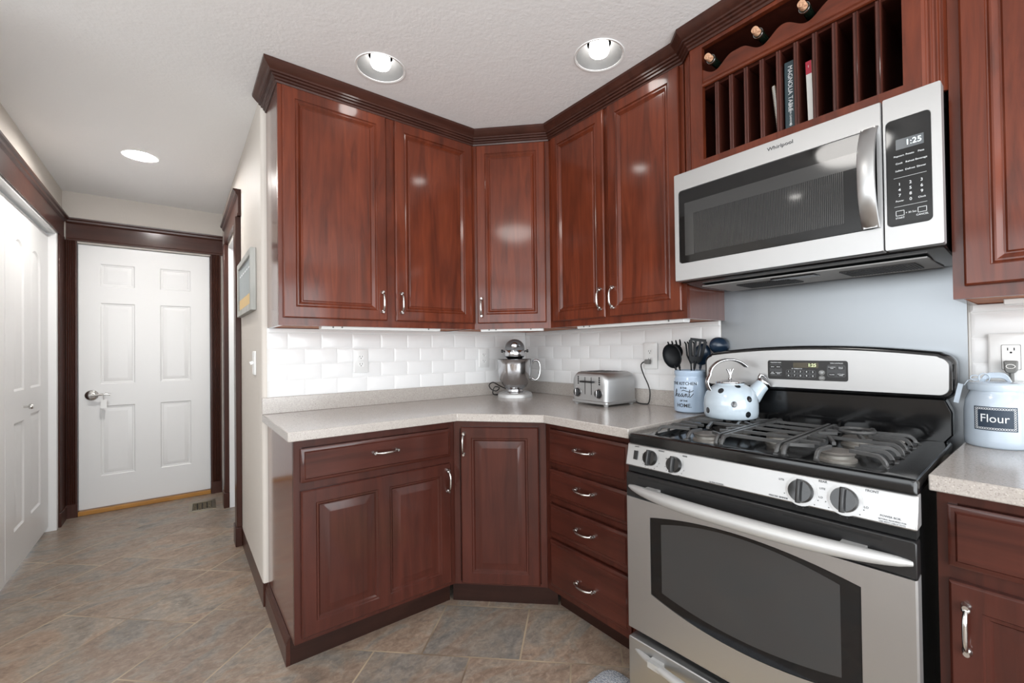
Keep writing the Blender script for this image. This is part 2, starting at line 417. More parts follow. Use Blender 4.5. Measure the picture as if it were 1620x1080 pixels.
wr = MB(); wr.box(-4.9, -4.6, -5.1, -5.0, 0, H); wr.box(-.2, .1, -5.1, -5.0, 0, H); wr.box(-4.6, -.2, -5.1, -5.0, 2.28, H); wr.box(-4.6, -.2, -5.1, -5.0, 0, .22)
struct('wall_rear', wr, M['wall'])
wf = MB(); wf.box(-4.9, -4.8, -5.0, -4.8, 0, H); wf.box(-4.9, -4.8, -.5, -.2, 0, H); wf.box(-4.9, -4.8, -4.8, -.5, 2.33, H); wf.box(-4.9, -4.8, -4.8, -.5, 0, .98)
struct('wall_far', wf, M['wall'])
def window(name, horizontal_x, a0, a1, z0, z1, at):
    mb = MB()
    for k in range(4):
        c = a0+(a1-a0)*k/3
        mb.box(*((c-.03, c+.03, at-.05, at+.02) if horizontal_x else (at-.05, at+.02, c-.03, c+.03)), z0, z1)
    for z in (z0, (z0+z1)/2, z1): mb.box(*((a0, a1, at-.05, at+.02) if horizontal_x else (at-.05, at+.02, a0, a1)), z-.03, z+.03)
    struct(name, mb, M['white'])
window('window_1', True, -4.6, -.2, .22, 2.28, -5.02)
window('window_2', False, -4.8, -.5, .98, 2.33, -4.82)

# baseboards and casings
def sweep(mb, path, prof, right=True):
    """prof [(out, z)] carried along a floor-plan path with mitred corners; out to the right of travel"""
    P = [Vector(p) for p in path]; N = []
    for a, b in zip(P, P[1:]):
        d = (b-a).normalized(); N.append(Vector((d.y, -d.x)))
    L = []
    for i, p in enumerate(P):
        n0 = N[max(i-1, 0)]; n1 = N[min(i, len(N)-1)]
        m_ = (n0+n1); m_ = m_/m_.length_squared*2
        L.append([(p.x+m_.x*o, p.y+m_.y*o, z) for o, z in prof])
    return mb.loops(L)
BASE = [(0, 0), (.015, 0), (.015, .078), (.011, .084), (.013, .09), (.008, .1), (.003, .108), (0, .11)]
struct('baseboard_corridor', sweep(MB(), [(-1.5875, -.001), (XW-.0005, -.001), (XW-.0005, .86)], [(o*1.6, z) for o, z in BASE]), M['trim_h'], smooth=25)
struct('baseboard_end', sweep(MB(), [(XW-.001, 1.86), (XW-.001, YE)], BASE), M['trim_h'], smooth=25)
def fluted(mb, x0, x1, z0, z1, y, t, n=5):
    """upright casing with n flutes in its front face; local x-z plane, front towards -y"""
    w_ = x1-x0; poly = [(x0, y), (x0, y-t)]
    m0 = w_*.12; fw = (w_-2*m0)/n
    for k in range(n):
        a = x0+m0+k*fw
        poly += [(a+.08*fw, y-t), (a+.25*fw, y-t+t*.35), (a+.5*fw, y-t+t*.45), (a+.75*fw, y-t+t*.35), (a+.92*fw, y-t)]
    poly += [(x1, y-t), (x1, y)]
    return mb.prism(poly, FLAT, z0, z1)
HEAD = [(.0, 2.075), (.02, 2.075), (.02, 2.088), (.016, 2.094), (.016, 2.2), (.02, 2.205), (.028, 2.212), (.03, 2.225), (.04, 2.232), (.042, 2.242), (0, 2.242)]
mb = MB(); fluted(mb, -2.588, -2.512, .1, 2.075, YE, .022, 5); fluted(mb, -1.698, -1.625, .1, 2.075, YE, .022, 5)
mb.box(-2.59, -2.51, YE-.03, YE, 0, .1); mb.box(-1.70, -1.625, YE-.03, YE, 0, .1)
struct('trim_1', mb, M['trim'])
struct('trim_2', sweep(MB(), [(XL+.022, YE-.0005), (XW-.002, YE-.0005)], HEAD), M['trim_h'], smooth=25)
struct('trim_3', sweep(MB(), [(XL+.0005, -.1), (XL+.0005, YE-.045)], HEAD), M['trim_h'], smooth=25)
mb = MB(); mb.box(XL, XL+.02, 2.06, YE-.004, .1, 2.075); mb.box(XL, XL+.026, 2.06, YE-.004, 0, .1)
struct('trim_4', mb, M['trim'], bevel=.003)
mb = MB()
for a, b in ((.86, .975), (1.745, 1.86)):
    mb.box(XW-.03, XW, a, b, .12, 2.075); mb.box(XW-.037, XW, a-.004, b+.004, 0, .12)
struct('trim_5', mb, M['trim'], bevel=.004)
mb = MB(); sweep(mb, [(XW-.0005, 1.89), (XW-.0005, .835)], [(-o if 0 else o, z) for o, z in HEAD][:], True)
struct('trim_6', mb, M['trim_h'], smooth=25)

# white doors
def hall_door():
    x0, x1, z0, z1 = -2.511, -1.704, .036, 2.056
    yb = YE+.055
    cols = [(-2.39, -2.19), (-2.035, -1.835)]; rows = [(.275, .815), (.985, 1.615), (1.745, 1.92)]
    mb = MB(); holes = {(i, j): (*cols[i], *rows[j]) for i in range(2) for j in range(3)}
    grid_panel(mb, x0, x1, z0, z1, yb, .04, [-2.112], [.9, 1.68], holes, [(0, 0), (.007, .006), (.014, .006), (.018, .008), (.042, .002), (.046, .002)], .003)
    d = struct('door_1', mb, M['white'], smooth=20)
    mb = MB(); yf = yb-.04
    R = Matrix.Rotation(PI/2, 3, 'X')
    mb.lathe([(.040, 0), (.040, .004), (.034, .009), (.016, .012), (.013, .03), (.013, .045), (0, .047)], (-2.438, yf, .903), 24, R)
    pts = [(-2.438, yf-.042, .903), (-2.41, yf-.046, .903), (-2.38, yf-.05, .907), (-2.355, yf-.05, .91), (-2.33, yf-.047, .903)]
    mb.tube(pts, [.011, .009, .0075, .007, .006], 10)
    h = mb.obj('door_handle', M['chrome'], d, smooth=50)
    mb = MB()
    mb.box(-2.532, -2.513, YE-.004, YE+.1, 0, 2.062); mb.box(-1.702, -1.690, YE-.004, YE+.1, 0, 2.062)
    struct('trim_7', mb, M['trim'])
    struct('trim_8', MB().box(-2.512, -1.703, YE-.018, YE+.1, 0, .03), M['oak'], bevel=.004)
hall_door()
t = thing('door_hanger_tag', 'small white plastic tag hanging from the lever of the white six-panel door', 'tag', (-2.367, YE-.036, .85))
mb = MB()
mb.loops([[(x, -.002+yy, z) for x, z in rrect(-.017, .017, -.05, .02, .006)] for yy in (0, .004)])
mb.obj('tag_body', M['plastic'], t)
mb = MB(); mb.tube([(0, .0, .018), (-.004, 0, .045), (-.002, -.014, .068), (.002, -.026, .06), (.003, -.02, .045), (.002, -.003, .018)], .0025, 6); mb.obj('loop', M['plastic'], t)

# closet door (bifold) in the left wall: local x runs along +y of the world
dr = MB(); dxr = -2.62
fx = lambda y: y
holes = {(0, 0): (1.195, 1.40, .25, .84), (0, 1): (1.195, 1.40, 1.015, 1.87, .09), (1, 0): (1.545, 1.79, .25, .86), (1, 1): (1.545, 1.79, 1.015, 1.87, .09)}
tmp = MB(); grid_panel(tmp, 1.04, 2.005, .03, 2.05, 0, .03, [1.472], [.93], holes, [(0, 0), (.012, .007), (.024, .007), (.05, .002), (.054, .002)], .003)
h2 = {(0, 0): (.2, .44, .25, .85), (0, 1): (.2, .44, 1.015, 1.87, .09), (1, 0): (.6, .86, .25, .85), (1, 1): (.6, .86, 1.015, 1.87, .09)}
grid_panel(tmp, .07, 1.034, .03, 2.05, 0, .03, [.52], [.93], h2, [(0, 0), (.012, .007), (.024, .007), (.05, .002), (.054, .002)], .003)
for vv_ in tmp.b.verts: vv_.co = Vector((dxr-.03-vv_.co.y, vv_.co.x, vv_.co.z))
d2 = struct('door_2', tmp, M['white'], smooth=20)
mb = MB(); mb.lathe([(.006, 0), (.006, .018), (.014, .022), (.016, .03), (.012, .038), (0, .04)], (dxr, 1.39, .915), 18, Matrix.Rotation(PI/2, 3, 'Y')); mb.obj('knob', M['chrome'], d2, smooth=50)
mb = MB(); mb.box(XL-.1, XL+.012, 2.006, 2.05, 0, 2.085); mb.box(XL-.1, XL+.012, .06, 2.006, 2.062, 2.085); mb.box(XL-.1, XL-.08, .06, 2.006, 2.05, 2.062)
struct('trim_9', mb, M['white'], bevel=.002)
# corridor door in the right wall of the hall
tmp = MB(); grid_panel(tmp, .98, 1.74, .02, 2.05, 0, .035, [1.36], [.93], {(0, 0): (1.08, 1.3, .2, .84), (1, 0): (1.42, 1.64, .2, .84), (0, 1): (1.08, 1.3, 1.02, 1.95), (1, 1): (1.42, 1.64, 1.02, 1.95)}, [(0, 0), (.012, .006), (.024, .006), (.05, .002), (.054, .002)], .003)
for vv_ in tmp.b.verts: vv_.co = Vector((XW+.075+vv_.co.y, vv_.co.x, vv_.co.z))
struct('door_3', tmp, M['white'], smooth=20)
mb = MB(); mb.box(XW+.001, XW+.075, .966, .982, 0, 2.06); mb.box(XW+.001, XW+.075, 1.738, 1.752, 0, 2.06); mb.box(XW+.001, XW+.075, .97, 1.75, 2.045, 2.06)
struct('trim_10', mb, M['white'])

# ------------------------------------------------------------------ bevelled subway tile
def tiles(mb, u0, u1, z0, f, joint, length, rows=4, pitch=.0776, top=1.306):
    zt = top
    for r in range(rows):
        za, zb = zt-pitch*(r+1)+.0007, zt-pitch*r-.0007
        za = max(za, z0)
        off = joint+(length/2 if r % 2 else 0)
        k = math.floor((u0-off)/length)
        while off+k*length < u1:
            a, b = max(off+k*length+.0007, u0), min(off+(k+1)*length-.0007, u1); k += 1
            if b-a < .012 or zb-za < .012: continue
            q = min(.011, (b-a)*.3)
            Rr = lambda i, o: [f(a+i, za+i, o), f(b-i, za+i, o), f(b-i, zb-i, o), f(a+i, zb-i, o)]
            mb.loops([Rr(0, 0), Rr(0, .0008), Rr(q, .0034)], False, True)
    a, b = u0, u1
    Rr = lambda i, o: [f(a+i, zt+.001+i, o), f(b-i, zt+.001+i, o), f(b-i, 1.333-i, o), f(a+i, 1.333-i, o)]
    mb.loops([Rr(0, 0), Rr(0, .004), Rr(.006, .0065)], False, True)
    return mb
gb = MB(); gb.box(-1.588, -.001, -.003, -.0002, .985, 1.335); o_ = struct('tile_backsplash', gb, M['grout'])
tiles(MB(), -1.586, -.006, .99, lambda u, z, o: (u, -.003-o, z), -1.5+.0775*2*0, .1545).obj('tile_field', M['tile'], o_, smooth=15)
gb = MB(); gb.box(-.003, -.0002, -1.44, -.004, .985, 1.335); o_ = struct('tile_backsplash', gb, M['grout'])
tiles(MB(), -1.438, -.012, .99, lambda u, z, o: (-.003-o, u, z), -1.347, .1615).obj('tile_field', M['tile'], o_, smooth=15)
gb = MB(); gb.box(-.003, -.0002, -3.0, -2.2400, .92, 1.335); o_ = struct('tile_backsplash', gb, M['grout'])
tiles(MB(), -2.99, -2.245, .92, lambda u, z, o: (-.003-o, u, z), -2.245, .1615, 5).obj('tile_field', M['tile'], o_, smooth=15)

# ------------------------------------------------------------------ upper cabinets
ZB, ZT = 1.3284, 2.386
def upper(name, label, loc, rz, W, D, doors, z0=ZB, z1=ZT, poly=None, mid=None):
    r = thing(name, label, 'cabinet', (loc[0], loc[1], 0), rz, 'cherry wall cabinets')
    mb = MB()
    if poly:
        mb.prism(poly, FLAT, z0+.025, z1)
    else:
        mb.box(0, .018, .02, D, z0, z1); mb.box(W-.018, W, .02, D, z0, z1); mb.box(.018, W-.018, D-.012, D, z0, z1)
        mb.box(.018, W-.018, .02, D-.012, z1-.018, z1)
    mb.obj('carcass', M['side'], r)
    mb = MB()
    if poly: mb.prism(poly, FLAT, z0+.0035, z0+.025)
    else: mb.box(.018, W-.018, .02, D-.012, z0+.0035, z0+.02)
    mb.obj('bottom_panel', M['rawwood'], r)
    mb = MB(); sw = .034
    mb.box(0, sw, 0, .02, z0, z1); mb.box(W-sw, W, 0, .02, z0, z1); mb.box(sw, W-sw, 0, .02, z0, z0+.045); mb.box(sw, W-sw, 0, .02, z1-.03, z1)
    if mid: mb.box(mid-.03, mid+.03, 0, .02, z0+.045, z1-.03)
    if not poly: mb.box(sw, W-sw, .006, .02, z0+.045, z1-.03)
    else: mb.box(sw, W-sw, .006, .02, z0+.045, z1-.03)
    mb.obj('face_frame', M['wood'], r)
    for (a, b, hs) in doors:
        d = wood_door(r, a, b, 1.361, 2.366, 1, .048, UPP, M['wood'])
        if hs: pull(d, (a+.026) if hs < 0 else (b-.026), 1.45, -.02)
    return r
upper('wall_cabinet', 'two-door cherry wall cabinet left of the corner with a tall grey-lit side panel', (-1.586, -.308), 0, .9775, .3075, [(.016, .468, 1), (.512, .960, -1)], mid=.49)
upper('wall_cabinet', 'narrow single-door cherry cabinet set diagonally across the corner above the stand mixer', (-.6085, -.308), math.atan2(-.3115, .3015), .4335, .3, [(.022, .411, -1)],
      poly=[(.004, .02), (.4295, .02), (.4295+.03, .05), (.6, .2), (.22, .64), (-.19, .24), (-.02, .05)])
upper('wall_cabinet', 'two-door cherry wall cabinet between the corner cabinet and the microwave', (-.307, -.6195), RW, .839, .3065, [(.036, .414, 1), (.440, .8235, -1)], mid=.427)
upper('wall_cabinet', 'cherry wall cabinet right of the microwave above the flour canister', (-.307, -2.2445), RW, .76, .3065, [(.0235, .37, 0), (.39, .74, 0)], mid=.38)

# cabinet with bottle rack and dividers over the microwave (local x=0 at y=-1.4585)
def rack_cabinet():
    r = thing('wall_cabinet', 'cherry cabinet above the microwave with bottle rack and upright slots for books', 'cabinet', (-.355, -1.4585, 0), RW, 'cherry wall cabinets')
    z0, z1, D, W = 1.892, ZT, .354, .786
    mb = MB(); mb.box(.058, .076, .02, D, z0, z1); mb.box(W-.076, W-.058, .02, D, z0, z1); mb.box(.076, W-.076, D-.012, D, z0, z1); mb.box(.076, W-.076, .02, D-.012, z1-.02, z1); mb.box(.076, W-.076, .02, D-.012, z0, z0+.034)
    mb.obj('carcass', M['shaded_wood'], r)
    mb = MB(); mb.box(.058, .108, 0, .02, z0, z1); mb.box(W-.085, W-.045, 0, .02, z0, z1); mb.box(.108, W-.085, 0, .02, z1-.028, z1); mb.box(.108, W-.085, 0, .02, z0, z0+.036)
    mb.obj('face_frame', M['wood'], r)
    # fluted angled pilasters
    for s_ in (0, 1):
        mb = MB(); A, B = ((.004, .048), (.058, 0)) if not s_ else ((W-.045, 0), (W+.0, .046))
        L_ = math.dist(A, B); fluted(mb, 0, L_, z0, z1, .012, .012, 3)
        o = mb.obj('pilaster', M['wood'], r); o.location = (A[0], A[1], 0); o.rotation_euler = (0, 0, math.atan2(B[1]-A[1], B[0]-A[0]))
    # scalloped bottle cradle: rail with dips, running along the front and the back of the shelf
    def scallop(y0, y1, nm):
        x0, x1 = .108, W-.085; n = 72; poly = [(x0, 2.212), (x1, 2.212)]; dips = [.155, .325, .467, .64]
        for k in range(n+1):
            x = x1+(x0-x1)*k/n; z = 2.282
            for d in dips:
                q = abs(x-d)
                if q < .07: z = min(z, 2.282-.036*(.5+.5*math.cos(PI*q/.07)))
            poly.append((x, z))
        mb = MB(); mb.prism(poly, FRONT, y0, y1)
        return mb.obj(nm, M['wood_h'], r)
    scallop(.004, .02, 'cradle_rail'); scallop(.24, .255, 'cradle_rail')
    sweep(MB(), [(.108, 0.004), (W-.085, 0.004)], [(0, 2.205), (.006, 2.207), (.009, 2.213), (.006, 2.219), (.003, 2.222), (0, 2.226)]).obj('rail_moulding', M['wood_h'], r, smooth=30)
    MB().box(.076, W-.076, .02, D-.012, 2.2, 2.212).obj('shelf', M['shaded_wood_h'], r)
    for k in range(10):
        x = .108+.593*(k+1)/11
        mb = MB(); mb.prism([(x-.0075, .02), (x-.0075, .006), (x-.0045, .002), (x-.0015, .004), (x+.0015, .004), (x+.0045, .002), (x+.0075, .006), (x+.0075, .02), (x+.004, .024), (x+.004, .30), (x-.004, .30), (x-.004, .024)], FLAT, z0+.0345, 2.2)
        mb.obj('divider', M['shaded_wood'], r, smooth=20)
    return r
rack_cabinet()
CROWN = [(0, 2.372), (.004, 2.372), (.006, 2.38), (.012, 2.383), (.013, 2.39), (.021, 2.393), (.022, 2.4), (.03, 2.402), (.031, 2.409), (.036, 2.412), (.046, 2.422), (.053, 2.43), (.056, 2.434), (.057, 2.4446), (0, 2.4446)]
co_ = sweep(MB(), [(-1.5865, -.002), (-1.5865, -.3085), (-.6085, -.3085), (-.3075, -.6195), (-.3075, -1.458), (-.3555, -1.515), (-.3555, -2.204), (-.3075, -2.246), (-.3075, -3.004)], CROWN).obj('crown_moulding', M['trim_h'], None, smooth=25)
tag(co_, 'stepped dark wood crown moulding along the cabinet tops under the ceiling', 'crown moulding')

# under-cabinet light strips
def strip(loc, rz, L_, label):
    r = thing('light_strip', label, 'light fixture', loc, rz, 'under cabinet light strips')
    mb = MB(); mb.prism([(0, 0), (.006, -.016), (.05, -.016), (.056, 0)], SIDE, 0, L_); mb.obj('housing', M['plastic'], r, bevel=.002)
    for x in (.05, .09, L_-.07): MB().lathe([(.004, 0), (.004, .003), (0, .003)], (x, .004, -.006), 10, Matrix.Rotation(PI/2, 3, 'X')).obj('screw', M['rubber_grey'], r)
strip((-1.41, -.285, 1.3315), 0, .60, 'white metal light strip under the two-door cabinet left of the corner')
strip((-.575, -.315, 1.3315), math.atan2(-.3115, .3015), .36, 'white metal light strip under the diagonal corner cabinet')
strip((-.285, -.80, 1.3315), RW, .625, 'white metal light strip under the cabinet left of the microwave')
strip((-.15, -2.325, 1.3315), RW, .5, 'white light strip under the cabinet above the flour canister')

# ------------------------------------------------------------------ base cabinets
def base_box(r, W, D, z1=.8795, lside=None):
    mb = MB()
    mb.box(0, .018, .02, D, .115, z1); mb.box(W-.018, W, .02, D, .115, z1); mb.box(.018, W-.018, D-.012, D, .115, z1); mb.box(.018, W-.018, .02, D-.012, .115, .13)
    mb.obj('carcass', M['side'], r)
def frame(r, W, z1, rails, mids=(), sw=.03):
    mb = MB(); mb.box(0, sw, 0, .02, .115, z1); mb.box(W-sw, W, 0, .02, .115, z1)
    for a, b in rails: mb.box(sw, W-sw, 0, .02, a, b)
    mb.box(sw, W-sw, .008, .02, .116, z1-.001)
    mb.obj('face_frame', M['shaded_wood'], r)
G_ = 'cherry base cabinets'
r = thing('base_cabinet', 'cherry base cabinet at the left end with one wide drawer over a two-panel door', 'cabinet', (-1.588, -.6004, 0), 0, G_)
base_box(r, .6765, .597); frame(r, .6765, .8795, [(.115, .15), (.675, .73), (.85, .8795)])
d = drawer_front(r, .023, .653, .717, .846, M['shaded_wood_h']); pull(d, .345, .79, -.02, False)
d = wood_door(r, .023, .65, .137, .687, 2, .05, WOODP, M['shaded_wood'], mull=.046); pull(d, .632, .61, -.02)
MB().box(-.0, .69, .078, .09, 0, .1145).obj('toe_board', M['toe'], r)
MB().box(.001, .018, .09, .597, 0, .1145).obj('side_foot', M['side'], r)
sweep(MB(), [(-.0005, .596), (-.0005, .0765)], [(o*1.0, z) for o, z in BASE], True).obj('base_moulding', M['trim_h'], r, smooth=25)
r = thing('base_cabinet', 'narrow cherry corner base cabinet with one tall raised-panel door', 'cabinet', (-.911, -.6015, 0), math.atan2(-.3075, .3076), G_)
mb = MB(); mb.prism([(.004, .02), (.431, .02), (.75, .35), (.2165, .88), (-.31, .35)], FLAT, .115, .8795); mb.obj('carcass', M['side'], r)
frame(r, .435, .8795, [(.115, .13), (.84, .8795)], sw=.028)
d = wood_door(r, .037, .402, .127, .852, 1, .05, WOODP, M['shaded_wood']); pull(d, .054, .775, -.02)
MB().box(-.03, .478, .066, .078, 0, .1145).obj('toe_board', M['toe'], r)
r = thing('base_cabinet', 'cherry drawer base cabinet with four drawers left of the gas range', 'cabinet', (-.6034, -.9105, 0), RW, G_)
base_box(r, .513, .6); frame(r, .513, .8795, [(.115, .14), (.36, .38), (.52, .54), (.68, .7), (.855, .8795)])
for a, b, hz in ((.701, .850, .785), (.547, .671, .62), (.385, .513, .452), (.148, .354, .232)):
    d = drawer_front(r, .034, .485, a, b, M['shaded_wood_h']); pull(d, .2595, hz, -.02, False)
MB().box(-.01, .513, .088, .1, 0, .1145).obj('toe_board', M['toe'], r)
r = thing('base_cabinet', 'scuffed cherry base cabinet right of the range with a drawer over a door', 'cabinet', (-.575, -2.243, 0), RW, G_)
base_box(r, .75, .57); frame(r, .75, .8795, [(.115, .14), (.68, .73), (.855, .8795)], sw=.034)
drawer_front(r, .019, .72, .717, .852, M['shaded_wood_h'])
d = wood_door(r, .019, .40, .13, .686, 1, .052, WOODP, M['shaded_wood']); pull(d, .047, .592, -.02)
d = wood_door(r, .41, .73, .13, .686, 1, .052, WOODP, M['shaded_wood'])
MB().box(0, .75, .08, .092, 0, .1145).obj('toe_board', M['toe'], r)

# worktops
r = thing('countertop', 'grey speckled L-shaped countertop under the mixer and toaster', 'countertop', (-1.6, -.002, .88))
mb = MB(); P_ = [(-1.611, -.6365), (-.9112, -.6365), (-.6513, -.9491), (-.6513, -1.4235), (-.0008, -1.4235), (-.0008, -.0008), (-1.611, -.0008)]
mb.prism([(x+1.6, y+.002) for x, y in P_], FLAT, .0002, .0362); mb.obj('slab', M['counter'], r, bevel=.003)
mb = MB(); mb.box(-.011, 1.598, -.017, .0015, .0362, .1146); mb.box(1.583, 1.599, -1.4215, -.017, .0362, .1146); mb.obj('upstand', M['counter'], r, bevel=.002)
r = thing('countertop', 'short grey speckled countertop right of the range under the flour canister', 'countertop', (-.6085, -2.2345, .88))
mb = MB(); mb.box(0, .6075, -.76, 0, .0002, .0362); mb.obj('slab', M['counter'], r, bevel=.003)

# steel sheet on the wall behind the range
sp = MB(); sp.box(-.0035, -.0005, -2.2375, -1.4425, .86, 1.478); o = sp.obj('steel_wall_panel', M['sheet'], None)
tag(o, 'brushed steel sheet on the wall between range and microwave', 'splash panel')

# ------------------------------------------------------------------ microwave
def microwave():
    r = thing('microwave', 'stainless over-range microwave with black window and curved handle', 'microwave', (-.40, -1.4645, 0), RW)
    W = .7775; z0, z1 = 1.4685, 1.8855
    mb = MB(); mb.prism([(.034, z0+.012), (.045, z0-.004), (.20, z0-.014), (.393, z0-.012), (.393, z1), (.034, z1)], SIDE, .004, W-.004); mb.obj('body', M['black'], r, bevel=.004)
    # underside: filters, lamp cover
    mb = MB(); mb.box(.05, W-.05, .11, .36, z0-.017, z0-.012); mb.obj('bottom_plate', M['satin'], r, bevel=.002)
    for a in (.16, .50):
        mb = MB(); mb.box(a, a+.19, .17, .30, z0-.021, z0-.016)
        for k in range(24): mb.box(a+.004+k*.0077, a+.007+k*.0077, .175, .295, z0-.0225, z0-.02)
        mb.obj('grease_filter', M['blackm'], r)
    MB().box(.30, .44, .13, .19, z0-.021, z0-.016).obj('lamp_cover', M['glass'], r, bevel=.002)
    # door
    xs = .655
    mb = MB(); R = lambda i, y, a=0, b=xs: [(a+i, y, z0+i), (b-i, y, z0+i), (b-i, y, z1-i), (a+i, y, z1-i)]
    outer = rrect(.0005, xs-.0005, z0, z1, .004, 5); hole = rrect(.02, xs-.012, z0+.066, z1-.068, .012, 5)
    mb.loops([[(x, .034, z) for x, z in outer], [(x, .003, z) for x, z in outer], [(x*.994+xs*.003, 0, (z-1.677)*.992+1.677) for x, z in outer], [(x, 0, z) for x, z in hole], [(x, .006, z) for x, z in hole]], True, True)
    d = mb.obj('door', M['steel'], r, smooth=25)
    mb = MB(); mb.loops([[(x, .0055, z) for x, z in rrect(.021, xs-.013, z0+.067, z1-.069, .011)], [(x, .0015, z) for x, z in rrect(.022, xs-.014, z0+.068, z1-.07, .011)]]); wnd = mb.obj('window', M['glass'], d)
    # perforated inner screen seen through the glass: fine upright ribs
    mb = MB()
    for k in range(96): mb.box(.085+k*.005, .0878+k*.005, .0006, .0016, z0+.098, z1-.165)
    mb.obj('screen', M['glass2'], wnd)
    mb = MB(); mb.box(.045, .6, .0008, .0016, z1-.165, z1-.12); mb.box(.045, .083, .0008, .0016, z0+.095, z1-.165); mb.obj('screen_border', M['glass2'], wnd)
    # handle
    mb = MB(); L = []
    for k in range(21):
        u = k/20*2-1; zc = 1.678+u*.142; yo = -.006-.045*(1-abs(u)**2.4)
        L.append([(x, yo+dy, zc) for x, dy in ((.607, .004), (.609, 0), (.618, -.004), (.638, -.004), (.647, 0), (.649, .004), (.645, .010), (.611, .010))])
    mb.loops(L); mb.box(.612, .644, -.012, .002, 1.536, 1.556); mb.box(.612, .644, -.012, .002, 1.80, 1.82)
    mb.obj('handle', M['steel_v'], d, smooth=30)
    text('logo', 'Whirlpool', .0165, M['key'], d, (.392, .0, z1-.026), ext=.0008, sx=1.15)
    # control side
    mb = MB(); outer = rrect(xs+.003, W, z0, z1, .004, 5); hole = rrect(xs+.008, W-.02, z0+.062, z1-.064, .012, 5)
    mb.loops([[(x, .034, z) for x, z in outer], [(x, .0, z) for x, z in outer], [(x, 0, z) for x, z in hole], [(x, .006, z) for x, z in hole]], True, True)
    c = mb.obj('control_frame', M['steel'], r, smooth=25)
    mb = MB(); mb.loops([[(x, .0055, z) for x, z in rrect(xs+.009, W-.021, z0+.063, z1-.065, .011)], [(x, .001, z) for x, z in rrect(xs+.009, W-.021, z0+.063, z1-.065, .011)]]); p = mb.obj('control_panel', M['glass'], c)
    x0, x1 = xs+.03, W-.035
    MB().box(x0+.0, x1, -.0002, .0015, 1.737, 1.765).obj('display', M['lcd_bg'], p)
    text('clock', '1:25', .021, M['lcd'], p, ((x0+x1)/2+.008, -.0003, 1.751), sx=.95)
    xx = [x0+.006, (x0+x1)/2, x1-.006]
    for row, z in zip((('Popcorn', 'Potato', 'Pizza'), ('Cook', 'Reheat', 'Beverage'), ('Soften', 'Defrost', 'Dinner')), (1.720, 1.700, 1.680)):
        for x, s in zip(xx, row): text('key_text', s, .0065, M['white_print'], p, (x, .0008, z))
    for i, z in enumerate((1.643, 1.628, 1.613)):
        for j, x in enumerate(xx): text('key_text', str(i*3+j+1), .011, M['white_print'], p, (x, .0008, z))
    text('key_text', '0', .011, M['white_print'], p, (xx[1], .0008, 1.598))
    text('key_text', 'Power', .0065, M['white_print'], p, (xx[0], .0008, 1.598)); text('key_text', 'Clock', .0065, M['white_print'], p, (xx[2], .0008, 1.598))
    mb = MB(); mb.box(x0-.006, x1+.004, .0005, .0012, 1.661, 1.6616); mb.box(x0-.006, x1+.004, .0005, .0012, 1.583, 1.5836)
    for x in (xx[0], xx[2]):
        for a, b, c_, d_ in ((-.009, .009, .006, .007), (-.009, .009, -.007, -.006), (-.009, -.008, -.007, .007), (.008, .009, -.007, .007)): mb.box(x+a, x+b, .0005, .0012, 1.565+c_, 1.565+d_)
    mb.obj('key_outline', M['white_print'], p)
    text('key_text', 'START', .0065, M['white_print'], p, (xx[0], .0008, 1.552)); text('key_text', 'CANCEL', .0065, M['white_print'], p, (xx[2], .0008, 1.552)); text('key_text', '+ 30 Sec', .0065, M['white_print'], p, (xx[1], .0008, 1.563))
microwave()

